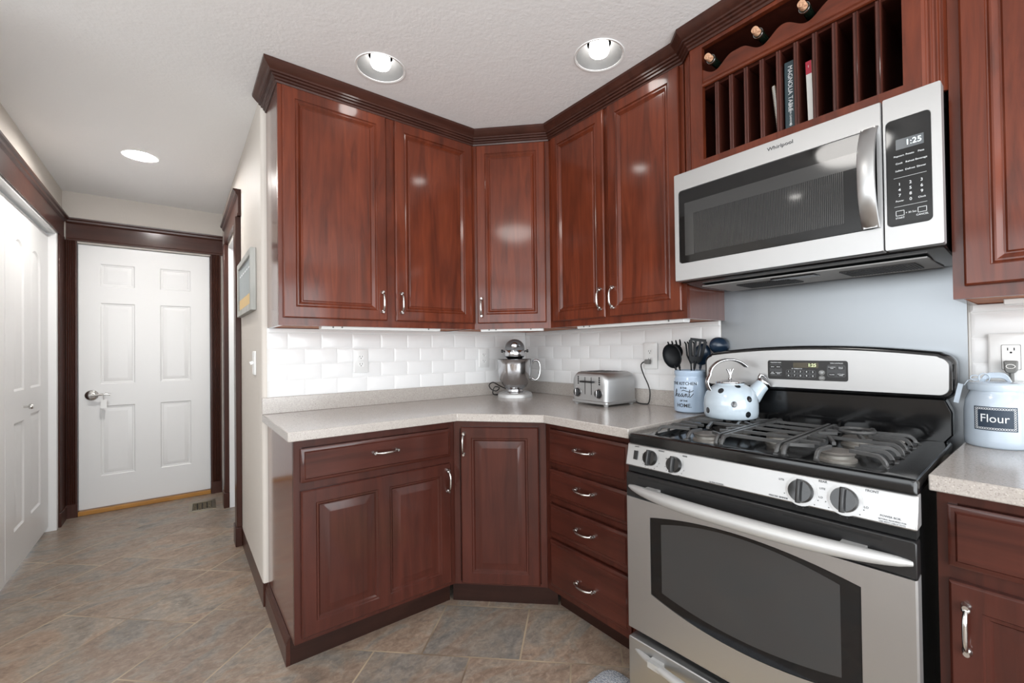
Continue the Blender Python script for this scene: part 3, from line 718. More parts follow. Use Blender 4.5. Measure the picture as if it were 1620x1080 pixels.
# ------------------------------------------------------------------ gas range
RO, RD = (-.695, -1.444), math.radians(1.7)
def gas_range():
    r = thing('gas_range', 'stainless freestanding gas range with black cooktop and wide curved oven handle', 'stove', (RO[0], RO[1], 0), RW+RD)
    W = .782
    mb = MB(); mb.box(.006, W-.006, .045, .635, .02, .885); mb.obj('body', M['black'], r, bevel=.003)
    mb = MB()
    for x in (.05, W-.05):
        for y in (.09, .58): mb.lathe([(.018, 0), (.018, .012), (.01, .014), (.01, .022), (0, .022)], (x, y, 0), 14)
    mb.obj('foot', M['blackm'], r)
    # storage drawer
    mb = MB(); mb.prism(rrect(.004, W-.004, .03, .205, .006), FRONT, .0, .044); dr_ = mb.obj('drawer', M['steel'], r, bevel=.003)
    def bow(x0, x1, z, out, rad, drop=0.):
        pts = []; rr = []
        for k in range(33):
            u = k/32*2-1; e = 1-abs(u)**2.6
            pts.append((x0+(x1-x0)*k/32, .004-out*e, z+drop*e)); rr.append(rad*(.28+.72*(1-abs(u)**3.2)**.6))
        return MB().tube(pts, rr, 14, up=(0, 0, 1), flat=1.0)
    mb = bow(.03, W-.03, .168, .04, .014); mb.box(.10, .145, -.03, .002, .158, .178); mb.box(W-.145, W-.10, -.03, .002, .158, .178); mb.obj('handle', M['satin'], dr_, smooth=60)
    # oven door
    zd0, zd1 = .235, .775
    mb = MB()
    n = 24
    top = lambda u: .640+.034*(1-u*u); bot = lambda u: .384-.042*(1-u*u)
    def lens(xa, xb, ft, fb, dz=0):
        p = [(xa+(xb-xa)*k/n, fb(k/n*2-1)+dz) for k in range(n+1)]+[(xb+(xa-xb)*k/n, ft(1-k/n*2)-dz) for k in range(n+1)]
        return p
    def outr(xa, xb, za, zb): return [(xa+(xb-xa)*k/n, za) for k in range(n+1)]+[(xb+(xa-xb)*k/n, zb) for k in range(n+1)]
    O = outr(.002, W-.002, zd0, .693); Hh = lens(.098, W-.104, top, bot)
    f = lambda P, y: [(x, y, z) for x, z in P]
    mb.loops([f(O, .044), f(O, .004), f(outr(.006, W-.006, zd0+.004, .692), 0), f(Hh, 0), f(Hh, .006)], True, True)
    d = mb.obj('oven_door', M['steel'], r, smooth=25)
    mb = MB(); mb.loops([f(lens(.0985, W-.1045, top, bot, .0005), .0055), f(lens(.0995, W-.1055, top, bot, .0015), .001)]); g = mb.obj('glass_border', M['glass'], d)
    top2 = lambda u: .628+.036*(1-u*u); bot2 = lambda u: .405-.03*(1-u*u)
    mb = MB(); mb.loops([f(lens(.140, W-.146, top2, bot2), .0012), f(lens(.140, W-.146, top2, bot2), .0004)]); mb.obj('oven_window', M['glass2'], g)
    mb = MB(); mb.prism([(.002, .694), (W-.002, .694), (W-.002, .772), (W-.008, .776), (.008, .776), (.002, .772)], FRONT, .002, .044); b_ = mb.obj('door_top', M['blackm'], d, bevel=.003)
    mb = MB()
    for k in range(3): mb.box(.05+k*.23, .26+k*.23, .0015, .0025, .761, .766)
    mb.obj('vent_slot', M['dark'], b_)
    mb = bow(.014, W-.010, .727, .054, .0205)
    mb.box(.09, .14, -.03, .003, .722, .741); mb.box(W-.14, W-.09, -.03, .003, .722, .741)
    mb.obj('handle', M['satin'], d, smooth=60)
    # sloping control panel
    mb = MB(); mb.prism([(.0, .8), (.018, .874), (.05, .876), (.05, .8)], SIDE, .0, W); c = mb.obj('control_panel', M['steel'], r, bevel=.004)
    mb = MB(); mb.box(.004, W-.004, .014, .05, .778, .799); mb.obj('vent_gap', M['dark'], r)
    tilt = math.atan2(.018, .074)
    Rt = Matrix.Rotation(-tilt, 3, 'X')
    def on_panel(x, z, out=0): return Vector((x, .018*(z-.8)/.074, z))+Rt @ Vector((0, -out, 0))
    for x, z in ((.100, .838), (.190, .833), (.553, .834), (.647, .835)):
        base = on_panel(x, z); Q = Rt @ Matrix.Rotation(PI/2, 3, 'X')
        big = x > .4
        mb = MB(); rad = .029 if big else .025
        mb.lathe([(rad, 0), (rad, .006), (rad*.93, .011), (rad*.9, .017), (0, .018)], base, 28, Q)
        k = mb.obj('knob', M['black'], c, smooth=40)
        mb = MB(); mb.loops([[base+Q @ Vector((sx*.0062*q, sy*rad*1.02, h)) for sx, sy in ((-1, -1), (1, -1), (1, 1), (-1, 1))] for h, q in ((.014, 1), (.024, .9), (.029, .5))]); mb.obj('grip', M['blackm'], k, bevel=.002)
        mb = MB(); mb.lathe([(rad*1.28, .0002), (rad*1.28, .001), (rad*1.0, .0014), (0, .0014)], base, 30, Q); mb.obj('bezel', M['steel'], c)
        mb = MB()
        for a in range(8):
            an = math.radians(200+a*20); mb.lathe([(.0014, .0012), (.0014, .0016), (0, .0016)], base+Q @ Vector((rad*1.42*math.cos(an), rad*1.42*math.sin(an), -.001)), 6, Q)
        mb.obj('dial_mark', M['grey_print'], c)
    def ptext(s, x, z, size, align='CENTER'):
        o = text('lettering', s, size, M['grey_print'], c, (0, 0, 0), align=align)
        o.location = on_panel(x, z, .0006); o.rotation_euler = (-tilt, 0, 0)
    ptext('LITE', .505, .853, .007); ptext('LITE', .600, .850, .007); ptext('LO', .597, .829, .007); ptext('LO', .690, .828, .007); ptext('REAR', .600, .867, .008); ptext('FRONT', .700, .866, .008)
    ptext('PRECISE SIMMER', .500, .808, .0065); ptext('ULTRA POWER', .33, .806, .0065); ptext('POWER BOIL', .735, .818, .0065); ptext('SETTING REQUIRED FOR', .738, .811, .0045); ptext('USE WITH LARGE POTS', .738, .806, .0045)
    ptext('OFF', .07, .846, .006); ptext('OFF', .160, .846, .006); ptext('FRONT', .137, .866, .007); ptext('REAR', .222, .864, .007); ptext('LIGHT', .04, .866, .006)
    mb = MB(); base = on_panel(.04, .838, .001)
    mb.loops([[base+Rt @ Vector((a, -yy, b)) for a, b in ((-.007, -.015), (.007, -.015), (.007, .015), (-.007, .015))] for yy in (0, .004)]); sw_ = mb.obj('oven_light_switch', M['blackm'], c)
    # cooktop
    mb = MB(); zt = .908
    yy0, yy1 = .016, .60
    out_ = rrect(0, W, yy0, yy1, .012); inn = rrect(.075, W-.085, .055, .565, .02)
    mb.loops([f2 for f2 in ([(x, y, .877) for x, y in out_], [(x, y, .9) for x, y in out_], [(x*.994+W*.003, y*.994+.0018, zt-.002) for x, y in out_], [(x*.985+W*.0075, y*.98+.006, zt) for x, y in out_], [(x, y, zt-.001) for x, y in inn], [(x*.985+W*.0075, y*.98+.006, zt-.014) for x, y in inn])], True, True)
    ct = mb.obj('cooktop', M['black'], r, smooth=40)
    BUR = [(.222, .155, .042), (.215, .43, .036), (.590, .165, .046), (.580, .42, .040), (.39, .30, .035)]
    for x, y, rad in BUR:
        mb = MB(); mb.lathe([(rad*1.05, .893), (rad*1.05, .900), (rad*.9, .904), (rad*.9, .912), (rad*.98, .914), (0, .914)], (x, y, 0), 30); bo = mb.obj('burner', M['burner'], ct, smooth=30)
        mb = MB(); mb.lathe([(rad*.95, .9142), (rad*.98, .918), (rad*.9, .921), (0, .922)], (x, y, 0), 30); mb.obj('burner_cap', M['cap'], bo, smooth=30)
    # grates: bars that run level then bend down onto the tray
    ZG = .936
    def bar(mb, pts, wd=.0055, hg=.008):
        """flat-topped cast bar through pts (x, y, z of its top)"""
        P = [Vector(p) for p in pts]; L = []
        for i, p in enumerate(P):
            t_ = (P[min(i+1, len(P)-1)]-P[max(i-1, 0)]).normalized()
            h = Vector((t_.x, t_.y, 0)); s_ = Vector((-h.y, h.x, 0)).normalized() if h.length > .05 else None
            if s_ is None: s_ = L_side[0]
            else:
                L_side[0] = s_
            u = s_.cross(t_) if True else 0
            if u.z < 0: u = -u
            if abs(t_.z) > .95:
                u = Vector((-prev_h[0].x, -prev_h[0].y, 0)) if t_.z > 0 else prev_h[0]
            else: prev_h[0] = Vector((t_.x, t_.y, 0)).normalized()
            L.append([p+s_*wd, p+s_*wd*.7+u*.0012, p-s_*wd*.7+u*.0012, p-s_*wd, p-s_*wd-u*hg, p+s_*wd-u*hg])
        mb.loops(L)
    L_side = [Vector((1, 0, 0))]; prev_h = [Vector((1, 0, 0))]
    def finger(mb, x0, y0, x1, y1, wd=.0046):
        """from the tray edge (x0, y0) up and over to (x1, y1)"""
        d = Vector((x1-x0, y1-y0, 0)); L_ = d.length; d.normalize(); pts = []
        for k in range(9):
            a = PI/2*k/8; s_ = .028*(1-math.cos(a)); z = .903+(ZG-.903)*math.sin(a)
            pts.append((x0+d.x*s_, y0+d.y*s_, z))
        pts.append((x1, y1, ZG)); bar(mb, pts, wd)
    def grate(side):
        mb = MB(); xr = .298 if side == 'l' else .492; s_ = 1 if side == 'l' else -1
        xo = .066 if side == 'l' else W-.066
        finger(mb, xr, .063, xr, .3, .0055); finger(mb, xr, .555, xr, .3, .0055)
        for i, y in enumerate((.10, .175, .245, .34, .415, .49)):
            cx, cy = (BUR[0][:2] if y < .3 else BUR[1][:2]) if side == 'l' else (BUR[2][:2] if y < .3 else BUR[3][:2])
            ty = cy+(y-cy)*.62
            finger(mb, xo, y, cx-s_*.042, ty)
            bar(mb, [(xr-s_*.004, y, ZG), (cx+s_*.04, ty, ZG)], .004, .008)
        for cx, cy, _ in (BUR[:2] if side == 'l' else BUR[2:4]):
            if cy < .3: finger(mb, cx-.02, .063, cx-.008, cy-.02); bar(mb, [(cx-.05, .29, ZG), (cx-.012, cy+.03, ZG)], .0048)
            else: finger(mb, cx+.02, .555, cx+.01, cy+.03); bar(mb, [(cx+.045, .30, ZG), (cx+.012, cy-.03, ZG)], .0048)
        bar(mb, [(xo+s_*.05, .2925, ZG), (xr-s_*.003, .2925, ZG)], .0058)
        finger(mb, xo, .2925, xo+s_*.06, .2925)
        if side == 'r':
            cx, cy, _ = BUR[3]; P = [(cx+.045*math.cos(a), cy+.045*math.sin(a), ZG+.004) for a in (2*PI*k/28 for k in range(28))]
            mb.tube(P, .006, 8, True)
        return mb.obj('grate', M['iron'], r, smooth=40)
    grate('l'); grate('r')
    mb = MB()
    for x in (.316, .474): finger(mb, x, .063, x, .3, .0055); finger(mb, x, .555, x, .3, .0055)
    for y in (.12, .21, .30, .39, .48): bar(mb, [(.318, y, ZG-.001), (.472, y, ZG-.001)], .0042)
    mb.obj('grate', M['iron'], r, smooth=40)
    # backguard
    yb = .57
    mb = MB(); nn = 30
    def crest(x): u = (x-W/2)/(W/2); return 1.182+.028*(1-u*u)
    pl = [(.004, .90), (W+.004, .90)]
    pr = []
    xs_ = [.004+(W)*k/nn for k in range(nn+1)]
    low = [(.006, .905), (W-.002, .905), (W-.002, 1.04), (.006, 1.04)]
    mb.prism([(x, z) for x, z in [(.02, .90), (W-.02, .90), (W+.002, .93), (W+.002, 1.0), (W-.014, 1.04), (.016, 1.04), (0, 1.0), (0, .93)]], FRONT, yb+.012, yb+.06)
    bg = mb.obj('backguard_base', M['black'], r, bevel=.004)
    def outline(ins):
        a, b = .004+ins, W+.012-ins; zb = 1.040+ins; rr_ = .03-ins*.5
        p = arc(b-rr_, zb+rr_, rr_, -90, 0, 6)
        rt = .034-ins*.6; zc = crest(b)-ins-rt
        p += arc(b-rt, zc, rt, 0, 78, 6)
        for k in range(nn+1):
            x = (b-rt)+((a+rt)-(b-rt))*k/nn; p.append((x, crest(x)-ins))
        p += arc(a+rt, zc, rt, 102, 180, 6)+arc(a+rr_, zb+rr_, rr_, 180, 270, 6)
        return p
    mb = MB(); mb.loops([[(x, yb+.07, z) for x, z in outline(.0)], [(x, yb+.0, z) for x, z in outline(.0)], [(x, yb-.012, z) for x, z in outline(.006)], [(x, yb-.014, z) for x, z in outline(.012)]])
    hd = mb.obj('backguard', M['black'], r, smooth=40)
    mb = MB(); mb.loops([[(x, yb-.0135, z) for x, z in outline(.0125)], [(x, yb-.0165, z) for x, z in outline(.014)]]); fp = mb.obj('backguard_face', M['steel'], hd, smooth=30)
    yf = yb-.0165
    mb = MB(); mb.prism(rrect(.268, .528, 1.084, 1.156, .008), FRONT, yf-.002, yf+.001); cp = mb.obj('clock_panel', M['blackm'], fp)
    yf -= .002
    mb = MB(); mb.box(.358, .440, yf-.0008, yf+.001, 1.129, 1.148); mb.obj('display', M['lcd_bg2'], cp)
    text('clock', '1:25', .0165, M['lcd_y'], cp, (.42, yf-.0009, 1.1385), sx=.95)
    mb = MB(); mb.prism(rrect(.275, .318, 1.096, 1.143, .008), FRONT, yf-.0006, yf); mb.prism(rrect(.332, .432, 1.092, 1.122, .008), FRONT, yf-.0006, yf); mb.prism(rrect(.466, .522, 1.098, 1.142, .008), FRONT, yf-.0006, yf); mb.obj('key_pad', M['key'], cp)
    for j, z in enumerate((1.1145, 1.0995)):
        for i in range(5): MB().lathe([(.0065, 0), (.0065, .001), (0, .001)], (.342+i*.02, yf-.0006, z), 14, Matrix.Rotation(PI/2, 3, 'X') @ Matrix.Diagonal((1.2, .9, 1))).obj('key', M['blackm'], cp)
    for x in (.286, .307, .481, .508):
        for z in (1.107, 1.131): MB().prism(rrect(x-.0105, x+.0105, z-.0065, z+.0065, .005), FRONT, yf-.0014, yf-.0006).obj('key', M['blackm'], cp)
    for j, z in enumerate((1.1145, 1.0995)):
        for i in range(5): text('key_text', str((j*5+i+1) % 10), .009, M['white_print'], cp, (.342+i*.02, yf-.0017, z))
    for z in (1.1135, 1.094): MB().lathe([(.010, 0), (.010, .001), (0, .001)], (.450, yf, z), 18, Matrix.Rotation(PI/2, 3, 'X') @ Matrix.Diagonal((1, .9, 1))).obj('round_key', M['rubber_grey'], cp)
    for s, x, z in (('BAKE', .286, 1.131), ('BROIL', .307, 1.131), ('SELF\nCLEAN', .286, 1.107), ('CONVECT\nBAKE', .307, 1.107), ('COOKING\nTIME', .481, 1.131), ('DELAY\nSTART', .508, 1.131), ('CLOCK', .481, 1.107), ('KITCHEN\nTIMER', .508, 1.107)):
        text('key_text', s, .0046, M['white_print'], cp, (x, yf-.0015, z))
    text('key_text', 'TRUETEMP OVEN', .005, M['white_print'], cp, (.297, yf-.0003, 1.1475)); text('key_text', 'TIME CONTROLS', .005, M['white_print'], cp, (.495, yf-.0003, 1.147)); text('key_text', 'CLEAR\nOFF', .0045, M['white_print'], cp, (.45, yf-.0012, 1.1135)); text('key_text', 'START', .0045, M['white_print'], cp, (.45, yf-.0012, 1.094)); text('key_text', 'SET TEMPERATURE', .0042, M['white_print'], cp, (.37, yf-.0003, 1.1255))
gas_range()

# ------------------------------------------------------------------ things on the worktop and range
def kettle():
    ex = (math.sin(RD), -math.cos(RD)); ey = (math.cos(RD), math.sin(RD))
    X, Y = .172, .44
    r = thing('kettle', 'white enamel tea kettle with black polka dots and chrome handle on left rear burner', 'kettle', (RO[0]+ex[0]*X+ey[0]*Y, RO[1]+ex[1]*X+ey[1]*Y, .9375), -.68); r.scale = (.95, .95, 1.0)
    R_ = .103
    prof = [(.0, 0), (.094, 0), (.1005, .006), (R_, .022), (R_, .055), (.1, .075), (.092, .097), (.078, .114), (.06, .125), (.053, .128), (.053, .131), (0, .131)]
    b = MB().lathe(prof, (0, 0, 0), 48).obj('body', M['enamel'], r, smooth=50)
    MB().lathe([(.0, .1312), (.054, .1312), (.056, .134), (.055, .138), (.03, .144), (.008, .147), (.006, .152), (0, .152)], (0, 0, 0), 36).obj('lid', M['bright'], r, smooth=40)
    mb = MB(); mb.tube([(0, 0, .15), (-.001, 0, .162), (-.009, 0, .18), (-.013, 0, .186)], [.0045, .004, .0035, .004], 8); mb.tube([(0, 0, .15), (.001, 0, .162), (.009, 0, .18), (.013, 0, .186)], [.0045, .004, .0035, .004], 8); mb.tube([(0, 0, .15), (0, 0, .185)], .0035, 8)
    mb.obj('lid_knob', M['bright'], r, smooth=50)
    mb = MB(); mb.tube([(.07, 0, .055), (.095, 0, .085), (.118, 0, .110), (.136, 0, .128)], [.036, .033, .028, .026], 24); mb.obj('spout', M['enamel'], r, smooth=60)
    mb = MB(); ax = Vector((.018, 0, .018)).normalized()
    q = Vector((0, 0, 1)).rotation_difference(ax).to_matrix()
    mb.lathe([(.0268, -.004), (.0295, 0), (.0295, .006), (.026, .010), (.0, .010)], (.134, 0, .126), 24, q); mb.obj('spout_cap', M['bright'], r, smooth=40)
    mb = MB(); mb.tube([(.118, 0, .150), (.124, 0, .162), (.138, 0, .158), (.150, 0, .146)], [.006, .007, .005, .003], 10); mb.obj('cap_lever', M['bright'], r, smooth=50)
    pts = []
    for k in range(25):
        u = k/24
        if u < .3:
            s_ = u/.3; pts.append((-.083+.0*s_+(-.012)*math.sin(s_*PI), 0, .105+.06*s_))
        else:
            a = PI*(1-(u-.3)/.7*.80); pts.append((-.004+.078*math.cos(a)*1.02-.0, 0, .165+.058*math.sin(a)))
    pts[-1] = (pts[-1][0]+.006, 0, pts[-1][2]-.004)
    mb = MB()
    for dy in (-.010, .010): mb.tube([(x, dy*(1-.0*i/24), z) for i, (x, _, z) in enumerate(pts)], [.0042]*25, 8)
    mb.tube([(x, 0, z) for x, _, z in pts], [.0105 if 1 else 0]*25, 10, flat=.35)
    mb.obj('handle', M['bright'], r, smooth=60)
    def surf(th, z):
        for (r0, z0), (r1, z1) in zip(prof[2:], prof[3:]):
            if z0 <= z <= z1: rr = r0+(r1-r0)*(z-z0)/(z1-z0); break
        return Vector((math.cos(th)*rr, math.sin(th)*rr, z))
    for th, z in ((-PI/2-.30, .060), (-PI/2+.32, .078), (-PI/2+.22, .022), (-PI/2+1.12, .062), (-PI/2-1.38, .030), (-PI/2-.85, .107), (-PI/2+.02, .1235), (PI/2, .06), (PI/2+.6, .09), (PI/2-.6, .03)):
        P = []
        def ring(q, o):
            c0 = surf(th, z); t1 = Vector((-math.sin(th), math.cos(th), 0)); t2 = (surf(th, min(z+.004, .127))-surf(th, z-.004)).normalized(); nrm = t1.cross(t2).normalized()
            out = []
            for k in range(20):
                a = 2*PI*k/20; p = c0+t1*q*math.cos(a)+t2*q*math.sin(a)
                tt = math.atan2(p.y, p.x); zz = min(max(p.z, .0065), .1275); s_ = surf(tt, zz); n2 = Vector((s_.x, s_.y, 0)).normalized()*(1 if zz < .08 else .6)+Vector((0, 0, 0 if zz < .08 else .7))
                out.append(s_+n2*o)
            return out
        MB().loops([ring(.0115, .0001), ring(.0113, .0008), ring(.006, .0010), ring(.001, .0012)]).obj('dot', M['dot'], b, smooth=60)
kettle()

CR = (-.094, -1.338)
def crock():
    r = thing('utensil_crock', 'pale blue ceramic crock lettered about the heart of the home, full of black utensils', 'crock', (*CR, .9165), math.radians(-63))
    R_ = .0735
    prof = [(0, 0), (.062, 0), (.0715, .006), (R_, .02), (R_, .135), (.0705, .152), (.0665, .158), (.0665, .166), (.070, .172), (.070, .186), (.066, .190), (.062, .186), (.062, .02), (0, .012)]
    MB().lathe(prof, (0, 0, 0), 48).obj('pot', M['crock'], r, smooth=40)
    w_ = R_+.0003
    text('lettering', 'THE KITCHEN', .0185, M['grey_print'], r, (-.026, 0, .132), wrap=w_, bold=.0003)
    text('lettering', 'IS THE', .0105, M['grey_print'], r, (-.026, 0, .112), wrap=w_, bold=.0003)
    text('lettering', 'OF THE', .0105, M['grey_print'], r, (-.026, 0, .055), wrap=w_, bold=.0003)
    text('lettering', 'HOME.', .023, M['grey_print'], r, (-.026, 0, .034), wrap=w_, bold=.0003)
    # script word "heart" drawn as pen strokes (u along the wrap, v up)
    S_ = [[(-.052, 0), (-.046, .012), (-.041, .028), (-.043, .034), (-.046, .028), (-.047, .0), (-.045, .008), (-.041, .014), (-.038, .012), (-.038, .002), (-.034, .001), (-.030, .005), (-.026, .010), (-.027, .014), (-.030, .012), (-.031, .005), (-.028, .0), (-.024, .001), (-.019, .007)],
          [(-.008, .013), (-.013, .014), (-.018, .008), (-.017, .001), (-.012, .002), (-.008, .012), (-.008, .003), (-.005, .0), (-.001, .005), (.002, .012), (.004, .015), (.003, .009), (.006, .013), (.010, .013)], [(.004, .012), (.004, .0)],
          [(.010, .013), (.010, .003), (.013, .0), (.017, .003), (.022, .012)], [(.022, .033), (.019, .015), (.019, .003), (.023, -.001), (.030, .006), (.037, .016)],
          [(-.014, .026), (-.006, .030), (.008, .026), (.022, .022), (.032, .026), (.038, .030)]]
    mb = MB()
    for st in S_:
        pts = []
        for (a, b), (c, d) in zip(st, st[1:]):
            for k in range(4):
                u, v = a+(c-a)*k/4, b+(d-b)*k/4; an = (u-.020)/w_; pts.append((w_*math.sin(an), -w_*math.cos(an), .073+v))
        u, v = st[-1]; an = (u-.020)/w_; pts.append((w_*math.sin(an), -w_*math.cos(an), .073+v))
        mb.tube(pts, .0014, 6)
    mb.obj('script_lettering', M['grey_print'], r)
crock()
def utensil(name, label, x, y, lean, az, build, m, twist=0):
    """stands in the crock; its stem leans by `lean` towards azimuth az; build(mb) draws the head above z=.2 in local x-z"""
    r = tag(bpy.data.objects.new(name, None), label, 'utensil', 'utensils in the crock'); C.objects.link(r)
    r.location = (CR[0]+x, CR[1]+y, .9165+.018)
    ax = Vector((math.cos(az), math.sin(az), 0))
    r.rotation_euler = (Matrix.Rotation(lean, 3, Vector((-ax.y, ax.x, 0))) @ Matrix.Rotation(twist, 3, 'Z')).to_euler()
    MB().tube([(0, 0, 0), (0, 0, .10), (0, 0, .20)], [.006, .006, .005], 10, flat=.6).obj('stem', m, r, smooth=60)
    mb = MB(); build(mb); mb.obj('head', m, r, smooth=50)
def spoon_bowl(mb, rx, rz, dep, zc, back=1):
    L = []
    for k in range(9):
        a = PI/2*k/8; q = math.cos(a)
        L.append([(rx*q*math.cos(t_), back*(dep*math.sin(a)), zc+rz*q*math.sin(t_)) for t_ in (2*PI*j/28 for j in range(28))])
    L2 = [[(x*.93, y-back*.003, zc+(z-zc)*.93) for x, y, z in l] for l in L[::-1]]
    mb.loops(L+L2, False, False)
    mb.loops([[L[0][j], L2[-1][j]] for j in range(28)]+[[L[0][0], L2[-1][0]]], False, False, closed=False)
    mb.tube([(0, 0, .18), (0, .001*back, zc-rz*.95)], [.005, .006], 8)
V = Vector
AV = math.atan2(-2.4455-CR[1], -1.9232-CR[0])   # towards the camera
LT = AV-PI/2                                    # image left
def twist_to_cam(): return AV+PI/2
utensil('ladle', 'black ladle with a wide dished bowl leaning left out of the crock', -.004, .014, .27, LT+.05, lambda mb: spoon_bowl(mb, .044, .058, .03, .245), M['nylon'], twist_to_cam()-.35)
utensil('pasta_fork', 'black slotted pasta fork with hooked prongs behind the ladle in the crock', .016, .024, .2, LT-.35, lambda mb: (spoon_bowl(mb, .03, .036, .014, .262), [mb.tube([(-.024+.016*i, .0, .285), (-.026+.0175*i, -.006, .303), (-.027+.018*i, -.02, .312)], [.004, .004, .003], 8) for i in range(4)]), M['nylon'], twist_to_cam())
def turner(mb):
    w0, w1, za, zb = .026, .042, .205, .318
    xs = [-1, -.62, -.38, -.12, .12, .38, .62, 1]
    for i in range(0, 8, 2):
        a, b = xs[i], xs[i+1]
        P = lambda s_, z: s_*(w0+(w1-w0)*(z-za)/(zb-za))
        mb.loops([[(P(a, z), y-.10*(z-za)**1.5, z), (P(b, z), y-.10*(z-za)**1.5, z), (P(b, z), y+.003-.10*(z-za)**1.5, z), (P(a, z), y+.003-.10*(z-za)**1.5, z)] for y in (0,) for z in (.235, .26, .285, zb-.012)])
    for za_, zb_ in ((.205, .236), (zb-.013, zb)):
        P = lambda s_, z: s_*(w0+(w1-w0)*(z-.21)/.102)*(1 if z > .215 else .55)*(1 if z < .311 else .82)
        mb.loops([[(P(-1, z), -.10*max(z-.21, 0)**1.5, z), (P(1, z), -.10*max(z-.21, 0)**1.5, z), (P(1, z), .003-.10*max(z-.21, 0)**1.5, z), (P(-1, z), .003-.10*max(z-.21, 0)**1.5, z)] for z in (za_, (za_+zb_)/2, zb_)])
    mb.tube([(0, 0, .18), (0, .0, .215)], [.005, .007], 8)
utensil('slotted_turner', 'black slotted turner with four long slots, front and centre in the crock', -.024, -.006, .14, LT+PI-.2, turner, M['nylon'], twist_to_cam()+.25)
utensil('serving_spoon', 'dark blue serving spoon behind the slotted turner in the crock', .014, -.01, .15, LT+PI, lambda mb: spoon_bowl(mb, .038, .05, .014, .246, -1), M['nylon_blue'], twist_to_cam()+.2)
utensil('deep_ladle', 'glossy dark blue ladle leaning furthest right out of the crock', .014, -.034, .30, LT+PI+.1, lambda mb: spoon_bowl(mb, .047, .038, .034, .295, -1), M['nylon_blue'], twist_to_cam()+.5)
utensil('whisk_fork', 'black fork tips showing behind the slotted turner in the crock', .026, .004, .03, LT, lambda mb: [mb.tube([(0, 0, .2), (-.015+.01*i, 0, .24), (-.018+.012*i, -.004, .292), (-.024+.012*i, -.01, .302)], [.004, .004, .0035, .003], 8) for i in range(4)], M['nylon'], twist_to_cam())

def toaster():
    r = thing('toaster', 'stainless four-slice toaster with two black dials on the countertop', 'toaster', (-.262, -.735, .9165), math.radians(-91.5))
    W, D, Hh = .25, .226, .172
    mb = MB()
    def sec(y, ins, zi=0):
        return [(x, y, z) for x, z in ([(ins, .016), (W-ins, .016)]+[(W-ins-.045+.045*math.cos(a), Hh-.045-zi+.045*math.sin(a)) for a in (PI/2*k/7 for k in range(8))]+[(ins+.045-.045*math.sin(a), Hh-.045-zi+.045*math.cos(a)) for a in (PI/2*k/7 for k in range(8))])]
    mb.loops([sec(.004, .008, .006), sec(.0, .012, .010), sec(.0, .03, .03)][::-1]+[sec(.02, 0), sec(D-.02, 0), sec(D-.004, .004, .004), sec(D, .012, .01)])
    b = mb.obj('shell', M['steel'], r, smooth=50)
    mb = MB(); mb.prism(rrect(-.003, W+.003, -.003, D+.003, .014), FLAT, .010, .026); mb.obj('base', M['steel'], r, bevel=.003)
    mb = MB()
    for x in (.02, W-.02):
        for y in (.018, D-.018): mb.lathe([(.011, 0), (.013, .004), (.013, .012), (0, .012)], (x, y, 0), 12)
    mb.obj('foot', M['satin'], r)
    mb = MB()
    for x in (.045, .095, .14, .19): mb.box(x-.013, x+.013, .035, D-.03, Hh-.001, Hh+.0008)
    mb.obj('slot', M['dark'], r)
    mb = MB()
    for x in (.1, .145): mb.box(x-.0015, x+.0015, -.0012, .002, .056, .146)
    mb.obj('lever_track', M['dark'], r)
    mb = MB()
    for x in (.1, .145): mb.box(x-.026, x+.026, -.018, -.001, .118, .127)
    mb.obj('lever', M['blackm'], r, bevel=.003)
    for x in (.045, .198):
        mb = MB(); R = Matrix.Rotation(PI/2, 3, 'X')
        mb.lathe([(.026, 0), (.026, .003), (.023, .004), (0, .004)], (x, .001, .065), 24, R); k = mb.obj('dial_ring', M['bright'], r, smooth=30)
        mb = MB(); mb.lathe([(.0225, .004), (.021, .013), (0, .014)], (x, .001, .065), 24, R); dial = mb.obj('dial', M['blackm'], k, smooth=30)
        box('pointer', M['bright'], dial, x-.003, x+.003, -.0205, -.012, .046, .084, bevel=.0015)
        mb = MB()
        for q in range(4): mb.lathe([(.0052, 0), (.0052, .001), (.0035, .0015), (.0035, .0028), (0, .003)], (x+.004, .0008, .112+q*.011), 12, R)
        mb.obj('button', M['blackm'], r)
    # mains lead up to the socket
    pts = [(.238, .222, .02), (.262, .228, .006), (.30, .232, .004), (.326, .232, .012), (.335, .232, .06), (.325, .233, .10), (.30, .234, .145), (.285, .233, .18), (.284, .228, .206), (.300, .226, .220), (.318, .226, .222)]
    P = []
    for i in range(len(pts)-1):
        p0, p1, p2, p3 = (V(pts[max(i-1, 0)]), V(pts[i]), V(pts[i+1]), V(pts[min(i+2, len(pts)-1)]))
        for k in range(6):
            t_ = k/6; P.append(.5*((2*p1)+(p2-p0)*t_+(2*p0-5*p1+4*p2-p3)*t_*t_+(3*p1-p0-3*p2+p3)*t_**3))
    P.append(V(pts[-1]))
    c = MB().tube(P, .0032, 8).obj('power_cord', M['rubber'], r, smooth=60)
    mb = MB(); mb.box(.312, .338, .218, .2425, .211, .235); mb.obj('plug', M['rubber_grey'], c, bevel=.004)
toaster()

